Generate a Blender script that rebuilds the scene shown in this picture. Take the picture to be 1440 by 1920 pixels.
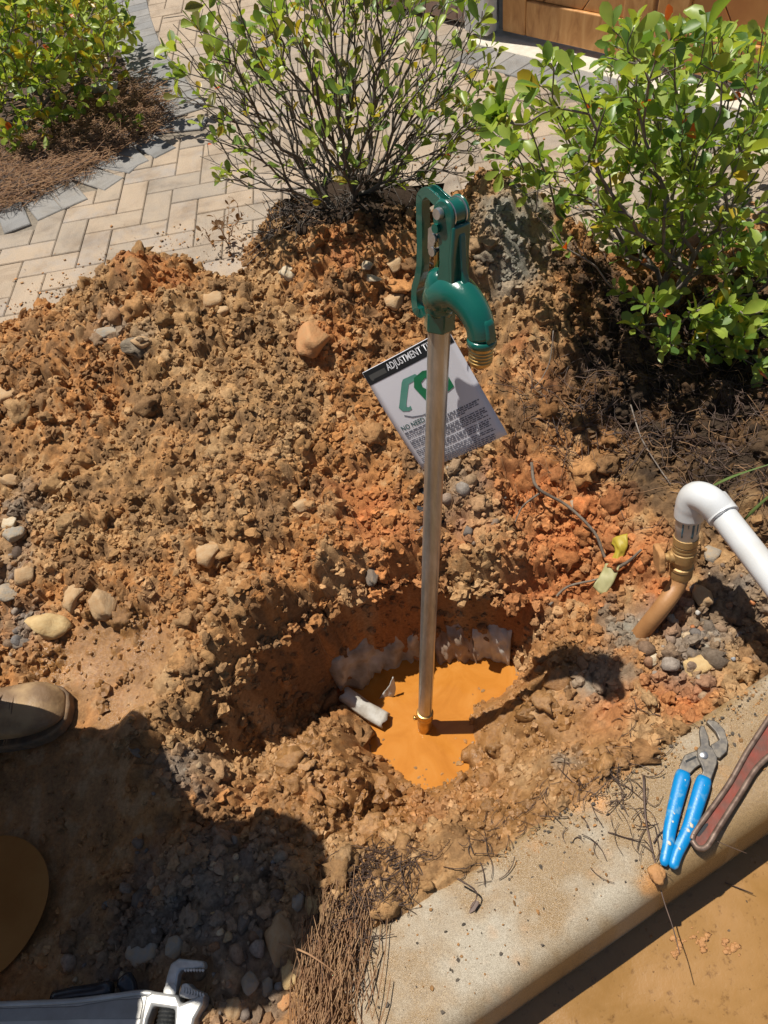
import bpy, math, random
import numpy as np
from mathutils import Vector, Matrix, Quaternion

for o in list(bpy.data.objects):
    bpy.data.objects.remove(o)
SC = bpy.context.scene
COL = SC.collection
RNG = np.random.default_rng(7)
random.seed(7)

# ------------------------------------------------------------------ camera
# World: X right, Y away, Z up.  Z = 0 is the top of the paving and of the kerb.
F, PITCH, ROLL, CAM_H = 1331.0, math.radians(52.8), math.radians(-12.4), 1.26
_fw = np.array([0, math.cos(PITCH), -math.sin(PITCH)])
_dn = -np.array([0, math.sin(PITCH), math.cos(PITCH)])
_rt = np.array([1.0, 0, 0])
EX = _rt * math.cos(ROLL) - _dn * math.sin(ROLL)
EY = _rt * math.sin(ROLL) + _dn * math.cos(ROLL)
FW = _fw
CAM = np.array([0, 0, CAM_H])
cd = bpy.data.cameras.new('camera')
cam = bpy.data.objects.new('camera', cd)
COL.objects.link(cam)
m = Matrix.Identity(4)
for r in range(3):
    m[r][0], m[r][1], m[r][2], m[r][3] = EX[r], -EY[r], -FW[r], CAM[r]
cam.matrix_world = m
cd.sensor_fit = 'VERTICAL'
cd.sensor_height = 34.6
cd.lens = 34.6 * F / 1920.0
cd.clip_start, cd.clip_end = 0.02, 300
SC.camera = cam

# ------------------------------------------------------------------ light
SUN = np.array([0.24, -0.235, -0.942]); SUN /= np.linalg.norm(SUN)
w = bpy.data.worlds.new('World'); SC.world = w; w.use_nodes = True
nt = w.node_tree
sky = nt.nodes.new('ShaderNodeTexSky'); sky.sky_type = 'NISHITA'; sky.sun_disc = False
sky.sun_elevation = math.asin(-SUN[2]); sky.sun_rotation = math.atan2(-SUN[0], -SUN[1])
bg = nt.nodes['Background']; bg.inputs['Strength'].default_value = 0.05
nt.links.new(sky.outputs[0], bg.inputs['Color'])
ld = bpy.data.lights.new('sun', 'SUN'); ld.energy = 4.9; ld.angle = math.radians(0.5); ld.color = (1.0, 0.95, 0.87)
lo = bpy.data.objects.new('sun', ld); COL.objects.link(lo)
lo.rotation_euler = Vector(SUN).to_track_quat('-Z', 'Y').to_euler(); lo.location = (-2, 3, 8)
SC.view_settings.view_transform = 'Standard'; SC.view_settings.look = 'None'
SC.view_settings.gamma = 1; SC.view_settings.exposure = 0.25
SC.cycles.max_bounces = 6; SC.cycles.use_denoising = True

# ------------------------------------------------------------------ pixel -> place helpers
def ray(x, y): return FW + EX * (x - 720) / F + EY * (y - 960) / F
def at_z(x, y, z):
    r = ray(x, y); return CAM + r * ((z - CAM_H) / r[2])
def at_d(x, y, d): return CAM + ray(x, y) * d
def at_y(x, y, Y):
    r = ray(x, y); return CAM + r * (Y / r[1])
def to_px(P):
    v = np.asarray(P) - CAM; d = v @ FW
    return 720 + F * (v @ EX) / d, 960 + F * (v @ EY) / d, d

# ------------------------------------------------------------------ noise
_perm = np.random.default_rng(3).permutation(512).astype(np.int64)
_tab = np.random.default_rng(4).random(512) * 2 - 1
def vnoise(x, y, z=0.0):
    x = np.asarray(x, float); y = np.asarray(y, float); z = np.broadcast_to(np.asarray(z, float), x.shape)
    xi, yi, zi = np.floor(x).astype(np.int64), np.floor(y).astype(np.int64), np.floor(z).astype(np.int64)
    u, v, t = x - xi, y - yi, z - zi
    u, v, t = (a * a * (3 - 2 * a) for a in (u, v, t))
    def h(a, b, c): return _tab[_perm[(_perm[(_perm[a & 511] + b) & 511] + c) & 511]]
    def l(a, b, k): return a + (b - a) * k
    return l(l(l(h(xi, yi, zi), h(xi + 1, yi, zi), u), l(h(xi, yi + 1, zi), h(xi + 1, yi + 1, zi), u), v),
             l(l(h(xi, yi, zi + 1), h(xi + 1, yi, zi + 1), u), l(h(xi, yi + 1, zi + 1), h(xi + 1, yi + 1, zi + 1), u), v), t)
def fbm(x, y, z=0.0, o=4, g=0.5):
    s, a, f = 0, 1.0, 1.0
    for k in range(o):
        s = s + a * vnoise(np.asarray(x) * f + 17.3 * k, np.asarray(y) * f - 9.1 * k, np.asarray(z) * f + 5.7 * k)
        a *= g; f *= 2.03
    return s

# ------------------------------------------------------------------ object helpers
def tag(o, label=None, cat=None, group=None, kind=None):
    if label: o['label'] = label
    if cat: o['category'] = cat
    if group: o['group'] = group
    if kind: o['kind'] = kind
    return o
def empty(name, loc=(0, 0, 0)):
    o = bpy.data.objects.new(name, None); o.empty_display_size = 0.05
    o.location = Vector(loc); COL.objects.link(o); return o
def link(name, me, mat=None, parent=None, matrix=None):
    o = bpy.data.objects.new(name, me); COL.objects.link(o)
    if mat is not None and not me.materials:
        for q in (mat if isinstance(mat, (list, tuple)) else [mat]): me.materials.append(q)
    if matrix is not None: o.matrix_world = matrix
    if parent is not None:
        o.parent = parent; o.matrix_parent_inverse = Matrix.Translation(-Vector(parent.location)) @ Matrix.Identity(4)
    return o
def np_mesh(name, V, T, smooth=True, col=None, wet=None, midx=None):
    """V (n,3), T (m,3) or (m,4) arrays"""
    me = bpy.data.meshes.new(name)
    V = np.asarray(V, np.float32); T = np.asarray(T, np.int32); k = T.shape[1]
    me.vertices.add(len(V)); me.vertices.foreach_set('co', V.ravel())
    me.loops.add(T.size); me.loops.foreach_set('vertex_index', T.ravel())
    me.polygons.add(len(T)); me.polygons.foreach_set('loop_start', np.arange(0, T.size, k, dtype=np.int32))
    if midx is not None: me.polygons.foreach_set('material_index', np.asarray(midx, np.int32))
    me.update(calc_edges=True)
    me.polygons.foreach_set('use_smooth', np.full(len(T), smooth))
    if col is not None:
        a = me.color_attributes.new('Col', 'FLOAT_COLOR', 'POINT')
        c = np.ones((len(V), 4), np.float32); c[:, :3] = col; a.data.foreach_set('color', c.ravel())
    if wet is not None:
        a = me.attributes.new('wet', 'FLOAT', 'POINT'); a.data.foreach_set('value', np.asarray(wet, np.float32))
    return me
def rows_frame(path):
    P = np.asarray(path, float); n = len(P)
    Tn = np.gradient(P, axis=0); Tn /= np.linalg.norm(Tn, axis=1)[:, None] + 1e-12
    a = np.array([0, 0, 1.0]) if abs(Tn[0][2]) < 0.9 else np.array([1.0, 0, 0])
    U = np.zeros_like(P); u = a - Tn[0] * (a @ Tn[0]); u /= np.linalg.norm(u)
    for i in range(n):
        u = u - Tn[i] * (u @ Tn[i]); u /= np.linalg.norm(u) + 1e-12; U[i] = u
    return P, Tn, U, np.cross(Tn, U)
def smooth_path(pts, n=24):
    """Catmull-Rom through the points"""
    P = np.asarray(pts, float); P = np.vstack([2 * P[0] - P[1], P, 2 * P[-1] - P[-2]])
    out = []; m_ = len(P) - 3
    for t in np.linspace(0, m_ - 1e-9, n):
        i = int(t); u = t - i; a, b, c, d = P[i:i + 4]
        out.append(0.5 * (2 * b + (c - a) * u + (2 * a - 5 * b + 4 * c - d) * u * u + (3 * b - a - 3 * c + d) * u ** 3))
    return np.array(out)
class MB:
    """collects shapes and links them as ONE mesh object"""
    def __init__(s): s.v = []; s.f = []; s.n = 0; s.mi = []
    def add(s, V, Fc, mi=0):
        s.v.append(np.asarray(V, float)); s.f += [tuple(int(i) + s.n for i in f) for f in Fc]; s.mi += [mi] * len(Fc); s.n += len(V); return s
    def tube(s, path, r, n=10, cap=True, flat=1.0, mi=0, noise=0):
        P, T, U, W = rows_frame(path); r = np.broadcast_to(np.asarray(r, float), (len(P),))
        a = np.linspace(0, 2 * math.pi, n, endpoint=False)
        V = (P[:, None, :] + r[:, None, None] * (np.cos(a)[None, :, None] * U[:, None, :] * flat + np.sin(a)[None, :, None] * W[:, None, :])).reshape(-1, 3)
        if noise: V = V + (RNG.random(V.shape) - 0.5) * noise
        Fc = [(i * n + j, i * n + (j + 1) % n, (i + 1) * n + (j + 1) % n, (i + 1) * n + j) for i in range(len(P) - 1) for j in range(n)]
        if cap: Fc += [tuple(range(n))[::-1], tuple((len(P) - 1) * n + j for j in range(n))]
        return s.add(V, Fc, mi)
    def lathe(s, prof, O, A, n=24, mi=0):
        """prof: (r, h) pairs along axis A from O"""
        O = np.asarray(O, float); A = np.asarray(A, float); A = A / np.linalg.norm(A)
        a0 = np.array([1.0, 0, 0]) if abs(A[0]) < 0.8 else np.array([0, 1.0, 0])
        U = np.cross(A, a0); U /= np.linalg.norm(U); W = np.cross(A, U)
        a = np.linspace(0, 2 * math.pi, n, endpoint=False); V = []
        for r_, h_ in prof: V.append(O + A * h_ + r_ * (np.cos(a)[:, None] * U + np.sin(a)[:, None] * W))
        V = np.vstack(V)
        Fc = [(i * n + j, i * n + (j + 1) % n, (i + 1) * n + (j + 1) % n, (i + 1) * n + j) for i in range(len(prof) - 1) for j in range(n)]
        Fc += [tuple(range(n))[::-1], tuple((len(prof) - 1) * n + j for j in range(n))]
        return s.add(V, Fc, mi)
    def prism(s, poly, O, U, W, N, h0, h1, mi=0):
        """2D outline poly in (U, W), from N*h0 to N*h1"""
        O, U, W, N = (np.asarray(q, float) for q in (O, U, W, N)); n = len(poly); P = np.asarray(poly, float)
        B = O + P[:, :1] * U + P[:, 1:] * W
        s.add(np.vstack([B + N * h0, B + N * h1]), [tuple(range(n))[::-1], tuple(range(n, 2 * n))] + [(i, (i + 1) % n, n + (i + 1) % n, n + i) for i in range(n)], mi)
        return s
    def box(s, O, U, W, N, mi=0):
        """O corner, edge vectors"""
        O, U, W, N = (np.asarray(q, float) for q in (O, U, W, N))
        return s.add([O, O + U, O + U + W, O + W, O + N, O + U + N, O + U + W + N, O + W + N],
                     [(3, 2, 1, 0), (4, 5, 6, 7), (0, 1, 5, 4), (1, 2, 6, 5), (2, 3, 7, 6), (3, 0, 4, 7)], mi)
    def mesh(s, name, smooth=True):
        me = bpy.data.meshes.new(name); me.from_pydata([tuple(v) for v in np.vstack(s.v)], [], s.f)
        me.polygons.foreach_set('material_index', np.array(s.mi, np.int32))
        me.polygons.foreach_set('use_smooth', np.full(len(me.polygons), smooth)); me.update()
        return me
    def build(s, name, mat, parent=None, smooth=True, bevel=0, auto=None, sub=0):
        me = s.mesh(name, smooth); o = link(name, me, mat, parent)
        if bevel:
            b = o.modifiers.new('bevel', 'BEVEL'); b.width = bevel; b.segments = 2; b.limit_method = 'ANGLE'; b.angle_limit = math.radians(35)
        if sub:
            q = o.modifiers.new('sub', 'SUBSURF'); q.levels = sub; q.render_levels = sub
        if smooth and auto is not None:
            bpy_set_sharp(me, auto)
        return o
def bpy_set_sharp(me, deg):
    me.calc_loop_triangles(); import bmesh
    bm = bmesh.new(); bm.from_mesh(me); bm.normal_update(); lim = math.radians(deg)
    for e in bm.edges:
        e.smooth = not (len(e.link_faces) == 2 and e.calc_face_angle(0) > lim)
    bm.to_mesh(me); bm.free()

# ------------------------------------------------------------------ materials
def mat(name):
    q = bpy.data.materials.new(name); q.use_nodes = True
    return q, q.node_tree, q.node_tree.nodes['Principled BSDF']
def nd(t, typ, **kw):
    n = t.nodes.new(typ)
    for k, v in kw.items():
        if k in n.inputs.keys(): n.inputs[k].default_value = v
        else: setattr(n, k, v)
    return n
def ramp(t, src, stops):
    r = t.nodes.new('ShaderNodeValToRGB'); e = r.color_ramp.elements
    while len(e) < len(stops): e.new(0.5)
    for i, (p, c) in enumerate(stops):
        e[i].position = p; e[i].color = (*c, 1) if len(c) == 3 else c
    t.links.new(src, r.inputs['Fac']); return r
def coords(t, kind='Object'): return t.nodes.new('ShaderNodeTexCoord').outputs[kind]
def noise_n(t, vec, scale, detail=4, rough=0.55, dist=0):
    n = nd(t, 'ShaderNodeTexNoise', Scale=scale, Detail=detail, Roughness=rough, Distortion=dist); t.links.new(vec, n.inputs['Vector']); return n
def bump(t, b, h, strength, dist):
    q = nd(t, 'ShaderNodeBump', Strength=strength, Distance=dist); t.links.new(h, q.inputs['Height']); t.links.new(q.outputs[0], b.inputs['Normal']); return q
def simple(name, c1, c2=None, scale=30, rough=0.6, metal=0, bmp=0, bscale=200, coat=0, detail=5, lo=0.35, hi=0.65, rough2=None, spec=0.5):
    q, t, b = mat(name); v = coords(t)
    c2 = c2 or c1
    n = noise_n(t, v, scale, detail); r = ramp(t, n.outputs['Fac'], [(lo, c1), (hi, c2)])
    t.links.new(r.outputs[0], b.inputs['Base Color'])
    b.inputs['Roughness'].default_value = rough; b.inputs['Metallic'].default_value = metal; b.inputs['Coat Weight'].default_value = coat
    b.inputs['Specular IOR Level'].default_value = spec
    if rough2 is not None:
        r2 = ramp(t, noise_n(t, v, scale * 1.7, 4).outputs['Fac'], [(lo, (rough,) * 3), (hi, (rough2,) * 3)]); t.links.new(r2.outputs[0], b.inputs['Roughness'])
    if bmp: bump(t, b, noise_n(t, v, bscale, 5, 0.65).outputs['Fac'], 1.0, bmp)
    return q
def soil_mat(name, b1=0.0028, s1=330):
    q, t, b = mat(name); v = coords(t)
    a = nd(t, 'ShaderNodeAttribute', attribute_name='Col'); wt = nd(t, 'ShaderNodeAttribute', attribute_name='wet')
    n = noise_n(t, v, 140, 6, 0.7)
    r = ramp(t, n.outputs['Fac'], [(0.3, (0.62, 0.58, 0.55)), (0.55, (1.0, 1.0, 1.0)), (0.75, (1.28, 1.25, 1.2))])
    mx = nd(t, 'ShaderNodeMix', data_type='RGBA', blend_type='MULTIPLY'); mx.inputs['Factor'].default_value = 1.0
    t.links.new(a.outputs['Color'], mx.inputs[6]); t.links.new(r.outputs[0], mx.inputs[7])
    t.links.new(mx.outputs[2], b.inputs['Base Color'])
    rr = nd(t, 'ShaderNodeMapRange'); rr.inputs['To Min'].default_value = 0.92; rr.inputs['To Max'].default_value = 0.2
    t.links.new(wt.outputs['Fac'], rr.inputs['Value']); t.links.new(rr.outputs[0], b.inputs['Roughness'])
    sp = nd(t, 'ShaderNodeMapRange'); sp.inputs['To Min'].default_value = 0.15; sp.inputs['To Max'].default_value = 0.6
    t.links.new(wt.outputs['Fac'], sp.inputs['Value']); t.links.new(sp.outputs[0], b.inputs['Specular IOR Level'])
    bq = bump(t, b, noise_n(t, v, s1, 6, 0.7).outputs['Fac'], 1.0, b1); bs = nd(t, 'ShaderNodeMapRange'); bs.inputs['To Min'].default_value = 1.0; bs.inputs['To Max'].default_value = .8
    t.links.new(wt.outputs['Fac'], bs.inputs['Value']); t.links.new(bs.outputs[0], bq.inputs['Strength'])
    return q
M = {}
M['soil'] = soil_mat('soil'); M['clod'] = soil_mat('clod', 0.0018, 420)

# ------------------------------------------------------------------ ground: dug soil, heap and hole
CTRL = [  # picture point and height of the soil surface there (m)
 (-150,680,.06),(0,625,.09),(130,590,.13),(215,525,.22),(280,478,.27),(340,490,.25),(395,535,.18),(460,520,.2),(530,480,.26),(620,465,.28),(740,455,.28),(850,420,.28),(900,352,.3),(980,372,.29),(1060,440,.2),(1150,520,.12),
 (0,800,.12),(200,750,.17),(400,700,.2),(600,700,.18),(750,700,.16),(950,650,.13),(870,560,.2),(1000,540,.19),(1060,650,.12),
 (0,1000,.05),(200,950,.1),(400,950,.12),(600,950,.1),(750,950,.05),(900,900,.05),(1000,800,.06),(1150,700,.06),(1300,750,.04),(1430,800,.04),(1300,600,.05),(1440,600,.05),
 (0,1150,.015),(100,1180,.01),(250,1150,.04),(400,1120,.06),(550,1080,.04),(700,1040,.0),(850,1030,-.03),(1000,1010,-.05),(1080,1060,-.08),(1200,1000,-.02),(1300,950,.0),(1440,950,.02),
 (150,1280,0),(300,1260,0),(370,1330,-.02),(390,1420,-.04),(425,1285,-.015),(470,1215,.0),(520,1190,-.005),(560,1165,-.01),(620,1135,-.02),(680,1105,-.03),(740,1095,-.04),(800,1090,-.05),(850,1095,-.06),(900,1105,-.07),(950,1120,-.085),(985,1130,-.1),
 (455,1425,-.17),(518,1350,-.21),(575,1316,-.25),(628,1298,-.275),(700,1262,-.32),(760,1245,-.33),(823,1236,-.33),(906,1236,-.325),(950,1230,-.30),
 (560,1400,-.135),(500,1500,-.08),(600,1460,-.115),(645,1395,-.19),(540,1460,-.10),(690,1470,-.18),(600,1560,-.07),(690,1510,-.19),(745,1485,-.27),(800,1492,-.30),(690,1410,-.305),(800,1560,-.12),(700,1600,-.05),(480,1600,-.05),(640,1330,-.25),
 (760,1380,-.345),(850,1340,-.345),(820,1430,-.34),(870,1290,-.335),(720,1370,-.33),(880,1440,-.325),
 (950,1330,-.24),(1000,1280,-.21),(1060,1380,-.15),(1000,1430,-.17),(950,1460,-.22),(1100,1300,-.14),(1180,1250,-.08),(1200,1350,-.03),(1100,1450,-.04),(1000,1500,-.07),(900,1560,-.07),(1040,1200,-.13),
 (1300,1150,-.05),(1400,1200,-.03),(1300,1280,-.02),(1420,1080,-.02),(1130,1150,-.1),
 (1250,1365,-.012),(1100,1460,-.03),(960,1560,-.025),(850,1630,-.015),(720,1735,-.015),
 (200,1600,-.03),(50,1600,-.035),(20,1700,-.045),(100,1800,-.03),(300,1750,-.025),(500,1700,-.02),(400,1880,-.02),(600,1800,-.02),(560,1920,-.02),(-60,1300,-.01),(-80,1600,-.03),(100,1450,-.02),(200,1430,-.015)]
cw = [np.r_[at_z(x, y, z)[:2], z] for x, y, z in CTRL]
for x, y, z in CTRL[:16]:                                    # the back of the heap runs down to the paving
    p = at_z(x, y, z); fr = 500 < x < 800; cw.append(np.r_[p[0] * 1.08, p[1] + 0.12 + z * 0.55 + (.34 if fr else 0), -0.05 if x < 1000 else 0.0])
    if fr: cw.append(np.r_[p[0] * 1.03, p[1] + .18, .245]); cw.append(np.r_[p[0] * 1.05, p[1] + .36, .19])
for q in [(-1.5,.3,-.03),(-1.5,1.2,.0),(-1.5,2.0,-.05),(-.8,2.7,-.05),(0,2.75,-.05),(.8,2.4,-.05),(1.5,2.2,-.03),(1.6,1.6,.04),(1.6,1.0,.03),(1.6,.5,-.01),(-.4,-.2,-.03),(-1.4,-.2,-.03),(0,2.5,-.05),(-.4,2.35,-.05),(.45,2.1,-.03)]: cw.append(np.array(q))
cw = np.array(cw)
def _tps(r2): return 0.5 * r2 * np.log(r2 + 1e-9)
_d2 = ((cw[:, None, :2] - cw[None, :, :2]) ** 2).sum(-1); _n = len(cw)
_A = np.zeros((_n + 3, _n + 3)); _A[:_n, :_n] = _tps(_d2) + np.eye(_n) * 1.5e-5; _A[:_n, _n] = 1; _A[:_n, _n + 1:] = cw[:, :2]; _A[_n, :_n] = 1; _A[_n + 1:, :_n] = cw[:, :2].T
_w = np.linalg.solve(_A, np.r_[cw[:, 2], 0, 0, 0])
def base_h(x, y):
    x = np.asarray(x, float); y = np.asarray(y, float); s = _w[_n] + _w[_n + 1] * x + _w[_n + 2] * y
    for i in range(_n):
        s = s + _w[i] * _tps((x - cw[i, 0]) ** 2 + (y - cw[i, 1]) ** 2)
    return s
RES = 0.0042
GX = np.arange(-1.42, 1.5, RES); GY = np.arange(-0.25, 2.5, RES)
_cx = np.arange(-1.45, 1.55, 0.01); _cy = np.arange(-0.3, 2.55, 0.01)
_CX, _CY = np.meshgrid(_cx, _cy); _CB = base_h(_CX, _CY)
def bil(A, xs, ys, x, y):
    fx = np.clip((np.asarray(x, float) - xs[0]) / (xs[1] - xs[0]), 0, len(xs) - 1.001); fy = np.clip((np.asarray(y, float) - ys[0]) / (ys[1] - ys[0]), 0, len(ys) - 1.001)
    i, j = fx.astype(int), fy.astype(int); u, v = fx - i, fy - j
    return (A[j, i] * (1 - u) + A[j, i + 1] * u) * (1 - v) + (A[j + 1, i] * (1 - u) + A[j + 1, i + 1] * u) * v
X, Y = np.meshgrid(GX, GY); Z0 = bil(_CB, _cx, _cy, X, Y)
def hit_base(px, py, H=None):
    r = ray(px, py)
    for d in np.arange(0.5, 4.5, 0.006):
        P = CAM + r * d
        z = float(bil(_CB, _cx, _cy, P[0], P[1])) if H is None else H(P[0], P[1])
        if P[2] < z: return np.array([P[0], P[1], z])
    return at_z(px, py, 0)
def blobs(lst, x=None, y=None):
    """soft patches: (picture x, picture y, radius in m[, weight])"""
    x = X if x is None else x; y = Y if y is None else y; s = np.zeros_like(x)
    for b in lst:
        P = hit_base(b[0], b[1]); wgt = b[3] if len(b) > 3 else 1.0
        s = np.maximum(s, wgt * np.exp(-(((x - P[0]) ** 2 + (y - P[1]) ** 2) / b[2] ** 2) ** 1.5))
    return s
R_SMOOTH = [(250,760,.05,.7),(440,830,.06,.5),(660,965,.05,.75),(700,900,.04,.5),(130,840,.06,.5),(560,600,.04,.5),(330,900,.05,.5),(180,1250,.09),(300,1230,.06),(240,1330,.07),(120,1400,.12),(60,1500,.12),(200,1500,.1),(100,1650,.14),(250,1560,.1),(300,1480,.06,.7),(1150,1380,.06,.6),(1000,1470,.05,.5),(820,1380,.14,.9)]
R_DARK = [(1150,690,.12),(1250,850,.12),(1350,900,.1),(1060,700,.06,.6),(1180,780,.1,.9),(1420,640,.14),(560,430,.07,.8),(640,425,.08),(720,420,.08),(640,375,.12),(720,370,.1),(560,390,.1),(640,400,.10),(580,400,.09),(700,390,.09),(1180,640,.12),(1250,720,.14),(1330,780,.16),(1400,700,.16),(1200,820,.09,.8),(1400,850,.12),(1130,560,.1,.8),(1300,600,.14),(1420,560,.14),(1060,780,.08,.6),(1120,740,.1,.8),(1440,900,.07),(1000,760,.05,.5),(1280,880,.09,.8)]  # dark topsoil, spread wider to paint in the shade under the right shrub
R_GREY = [(950,440,.07),(990,400,.06),(960,520,.06),(1030,460,.05,.8),(1120,1280,.05,.7),(1180,1180,.05,.6),(220,620,.04,.4),(280,650,.04,.5),(1060,1430,.03,.6)]
R_RED = [(1000,960,.1,.8),(1060,1040,.1,.9),(1120,980,.07,.8),(1180,1050,.06),(720,1040,.1,.5),(640,470,.08,.4),(280,500,.06,.5),(1280,1300,.06,.7),(1150,1330,.05,.8),(1000,700,.07,.5),(680,960,.06,.7),(1250,1130,.06,.8),(900,1000,.06,.5),(600,640,.05,.6),(800,1530,.05,.5),(1000,1080,.08,.8)]
R_WET = [(180,1240,.1),(270,1220,.08),(110,1250,.08),(240,1330,.08),(560,1420,.12,.8),(700,1530,.14,.8),(1000,1350,.14,.8),(1100,1450,.1,.8),(950,1520,.1,.8),(600,1550,.12,.7),(850,1400,.2,.9),(120,1500,.15,.5),(60,1700,.12,.5),(1040,1240,.08,.6),(460,1800,.06,.5),(600,1700,.05,.5)]
R_GRAV = [(420,1700,.1),(330,1760,.1),(480,1640,.06),(250,1830,.1,.8),(450,1820,.08,.8),(300,1660,.06),(60,960,.06,.6),(40,1080,.07,.8),(60,1180,.05,.8),(560,1740,.04,.5),(350,1440,.05,.7),(1330,1180,.07),(1290,1230,.06),(1380,1130,.06),(860,930,.06,.6),(900,980,.05,.5)]
R_ROUGH2 = [(560,1480,.1),(500,1440,.07),(640,1400,.06),(700,1520,.06),(950,1330,.06),(1000,1320,.06),(960,1390,.06),(600,1560,.06),(560,1380,.05)]
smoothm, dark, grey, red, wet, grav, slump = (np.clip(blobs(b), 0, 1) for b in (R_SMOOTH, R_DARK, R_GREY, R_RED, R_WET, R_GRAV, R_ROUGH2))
flatm = np.clip(blobs([(320,1880,.06),(360,1830,.04),(240,1885,.07),(150,1890,.08),(60,1890,.08),(-20,1900,.08),(200,1850,.04),(0,1700,.10),(50,1700,.08)]), 0, 1); rough = np.clip(1 - 0.93 * np.maximum(smoothm, flatm), 0.05, 1)
# stamped clods: each one sits on what is already there
_rdg = 1 - 2 * np.abs(fbm(X * 5.5, Y * 5.5, 21.0, 3)); DET = 0.026 * fbm(X * 7, Y * 7, 1.0, 4) * rough + 0.012 * np.clip(_rdg, -1, 1) * rough + 0.006 * fbm(X * 40, Y * 40, 2.0, 4, 0.6) * rough + 0.004 * slump
DET = DET + 0.0016 * fbm(X * 60, Y * 60, 7.0, 4, 0.6) * (1 - rough)
def stamp(n, r0, r1, sink, hk):
    for k in range(n):
        R = r0 * (r1 / r0) ** RNG.random(); cx = RNG.uniform(GX[0], GX[-1]); cy = RNG.uniform(GY[0] + .1, 2.25)
        i0, j0 = int((cx - GX[0]) / RES), int((cy - GY[0]) / RES)
        if not (0 < j0 < len(GY) and 0 < i0 < len(GX)): continue
        if RNG.random() > rough[j0, i0] ** 2: continue
        q = int(R * 1.5 / RES) + 1; a, b = max(0, j0 - q), min(len(GY), j0 + q + 1); c, d = max(0, i0 - q), min(len(GX), i0 + q + 1)
        dx, dy = X[a:b, c:d] - cx, Y[a:b, c:d] - cy
        th = RNG.uniform(0, 6.28); e = RNG.uniform(0.65, 1.0); u = dx * math.cos(th) + dy * math.sin(th); v = (-dx * math.sin(th) + dy * math.cos(th)) / e
        an = np.arctan2(v, u); ph = RNG.uniform(0, 6.28, 3)
        rr = R * (1 + 0.13 * np.sin(2 * an + ph[0]) + 0.10 * np.sin(3 * an + ph[1]) + 0.07 * np.sin(5 * an + ph[2]))
        s = 1 - (u * u + v * v) / (rr * rr)
        tilt = (u * RNG.uniform(-.35, .35) + v * RNG.uniform(-.35, .35))
        h = min(DET[j0, i0], .55 * DET[j0, i0] + .004) - sink * R + hk * R * np.sqrt(np.clip(s, 0, 1)) + tilt
        DET[a:b, c:d] = np.where(s > 0.02, np.maximum(DET[a:b, c:d], h), DET[a:b, c:d])
stamp(170, .04, .09, .45, .8)
stamp(900, .02, .045, .3, .95)
stamp(2600, .012, .024, .2, .95)
stamp(11000, .0065, .013, .2, 1.0)
DET *= 1 - .9 * flatm
DET -= .012 * flatm
DET += 0.0045 * fbm(X * 95, Y * 95, 3.0, 3, 0.6) * rough
# kerb frame in plan
KD = np.array([0.9483, 0.3173]); KN = np.array([-0.3173, 0.9483])     # along / back from the road
KO = np.array([-0.046, 0.025])                                        # on the front top edge
def kerb_uv(x, y): return (x - KO[0]) * KD[0] + (y - KO[1]) * KD[1], (x - KO[0]) * KN[0] + (y - KO[1]) * KN[1]
ku, kv = kerb_uv(X, Y)
K_START = -0.135
Z = Z0 + DET
inside = (kv < 0.168) & (ku > K_START)                               # under kerb and road
Z = np.where(inside, np.where(kv > .115, np.minimum(Z, -.003 + .12 * DET - (.168 - kv) * .25), -0.03 - np.clip((0.115 - kv) * 3, 0, .25)), Z)
near_k = np.clip(1 - (kv - 0.168) / 0.07, 0, 1) * (ku > K_START) * (kv >= 0.168)
Z = np.where(near_k > 0, np.minimum(Z, Z * (1 - near_k) + near_k * np.minimum(Z, -.001 + .3 * DET)), Z)
Z = np.where((kv < -0.0) & (ku <= K_START), Z - 0.02, Z)
_fall = np.clip((2.27 - Y) / .22, 0, 1); Z = Z * _fall - .05 * (1 - _fall)
def soil_h(x, y): return bil(Z, GX, GY, x, y)
def hit(px, py): return hit_base(px, py, lambda a, b: float(soil_h(a, b)))
# colours of the different earths; the dark one also carries painted shrub shade
def earth(x, y, dk, gy, rd, wt, gv, jit=0.0):
    n1 = fbm(x * 5, y * 5, 11.0, 4)[..., None] * 0.5 + 0.5; n2 = fbm(x * 28, y * 28, 5.0, 4, .6)[..., None] * 0.5 + 0.5
    tan_ = np.array([.39, .225, .098]); ora = np.array([.42, .195, .068]); brn = np.array([.19, .115, .06])
    c = tan_ + (ora - tan_) * np.clip((n1 - .35) * 2.2, 0, 1); c = c + (brn - c) * np.clip((n2 - .58) * 3.0, 0, .7)
    c = c + (np.array([.47, .31, .16]) - c) * np.clip((.40 - n2) * 3.0, 0, .55)
    def mixin(c, m_, col):
        m_ = np.clip(m_ + (n2[..., 0] - .5) * .5 * (m_ > .04), 0, 1)[..., None]; return c + (np.array(col) - c) * m_
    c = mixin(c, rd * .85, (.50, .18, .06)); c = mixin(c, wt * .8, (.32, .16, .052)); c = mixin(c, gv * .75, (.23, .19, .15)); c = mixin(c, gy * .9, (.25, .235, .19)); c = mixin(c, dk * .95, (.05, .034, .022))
    return np.clip(c * (1 + jit), .01, .9)
print('soil grid', X.shape)
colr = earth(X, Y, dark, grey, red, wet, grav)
ny, nx = X.shape
idx = np.arange(ny * nx).reshape(ny, nx)
quads = np.stack([idx[:-1, :-1], idx[:-1, 1:], idx[1:, 1:], idx[1:, :-1]], -1).reshape(-1, 4)
keep = ~((inside & (kv < 0.02)).ravel()[quads].all(1)) & ~((Y > 2.3).ravel()[quads].all(1))
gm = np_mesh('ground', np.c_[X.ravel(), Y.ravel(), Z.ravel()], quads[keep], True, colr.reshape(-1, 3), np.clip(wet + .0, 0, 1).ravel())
ground = link('ground', gm, M['soil']); tag(ground, kind='structure')
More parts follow.
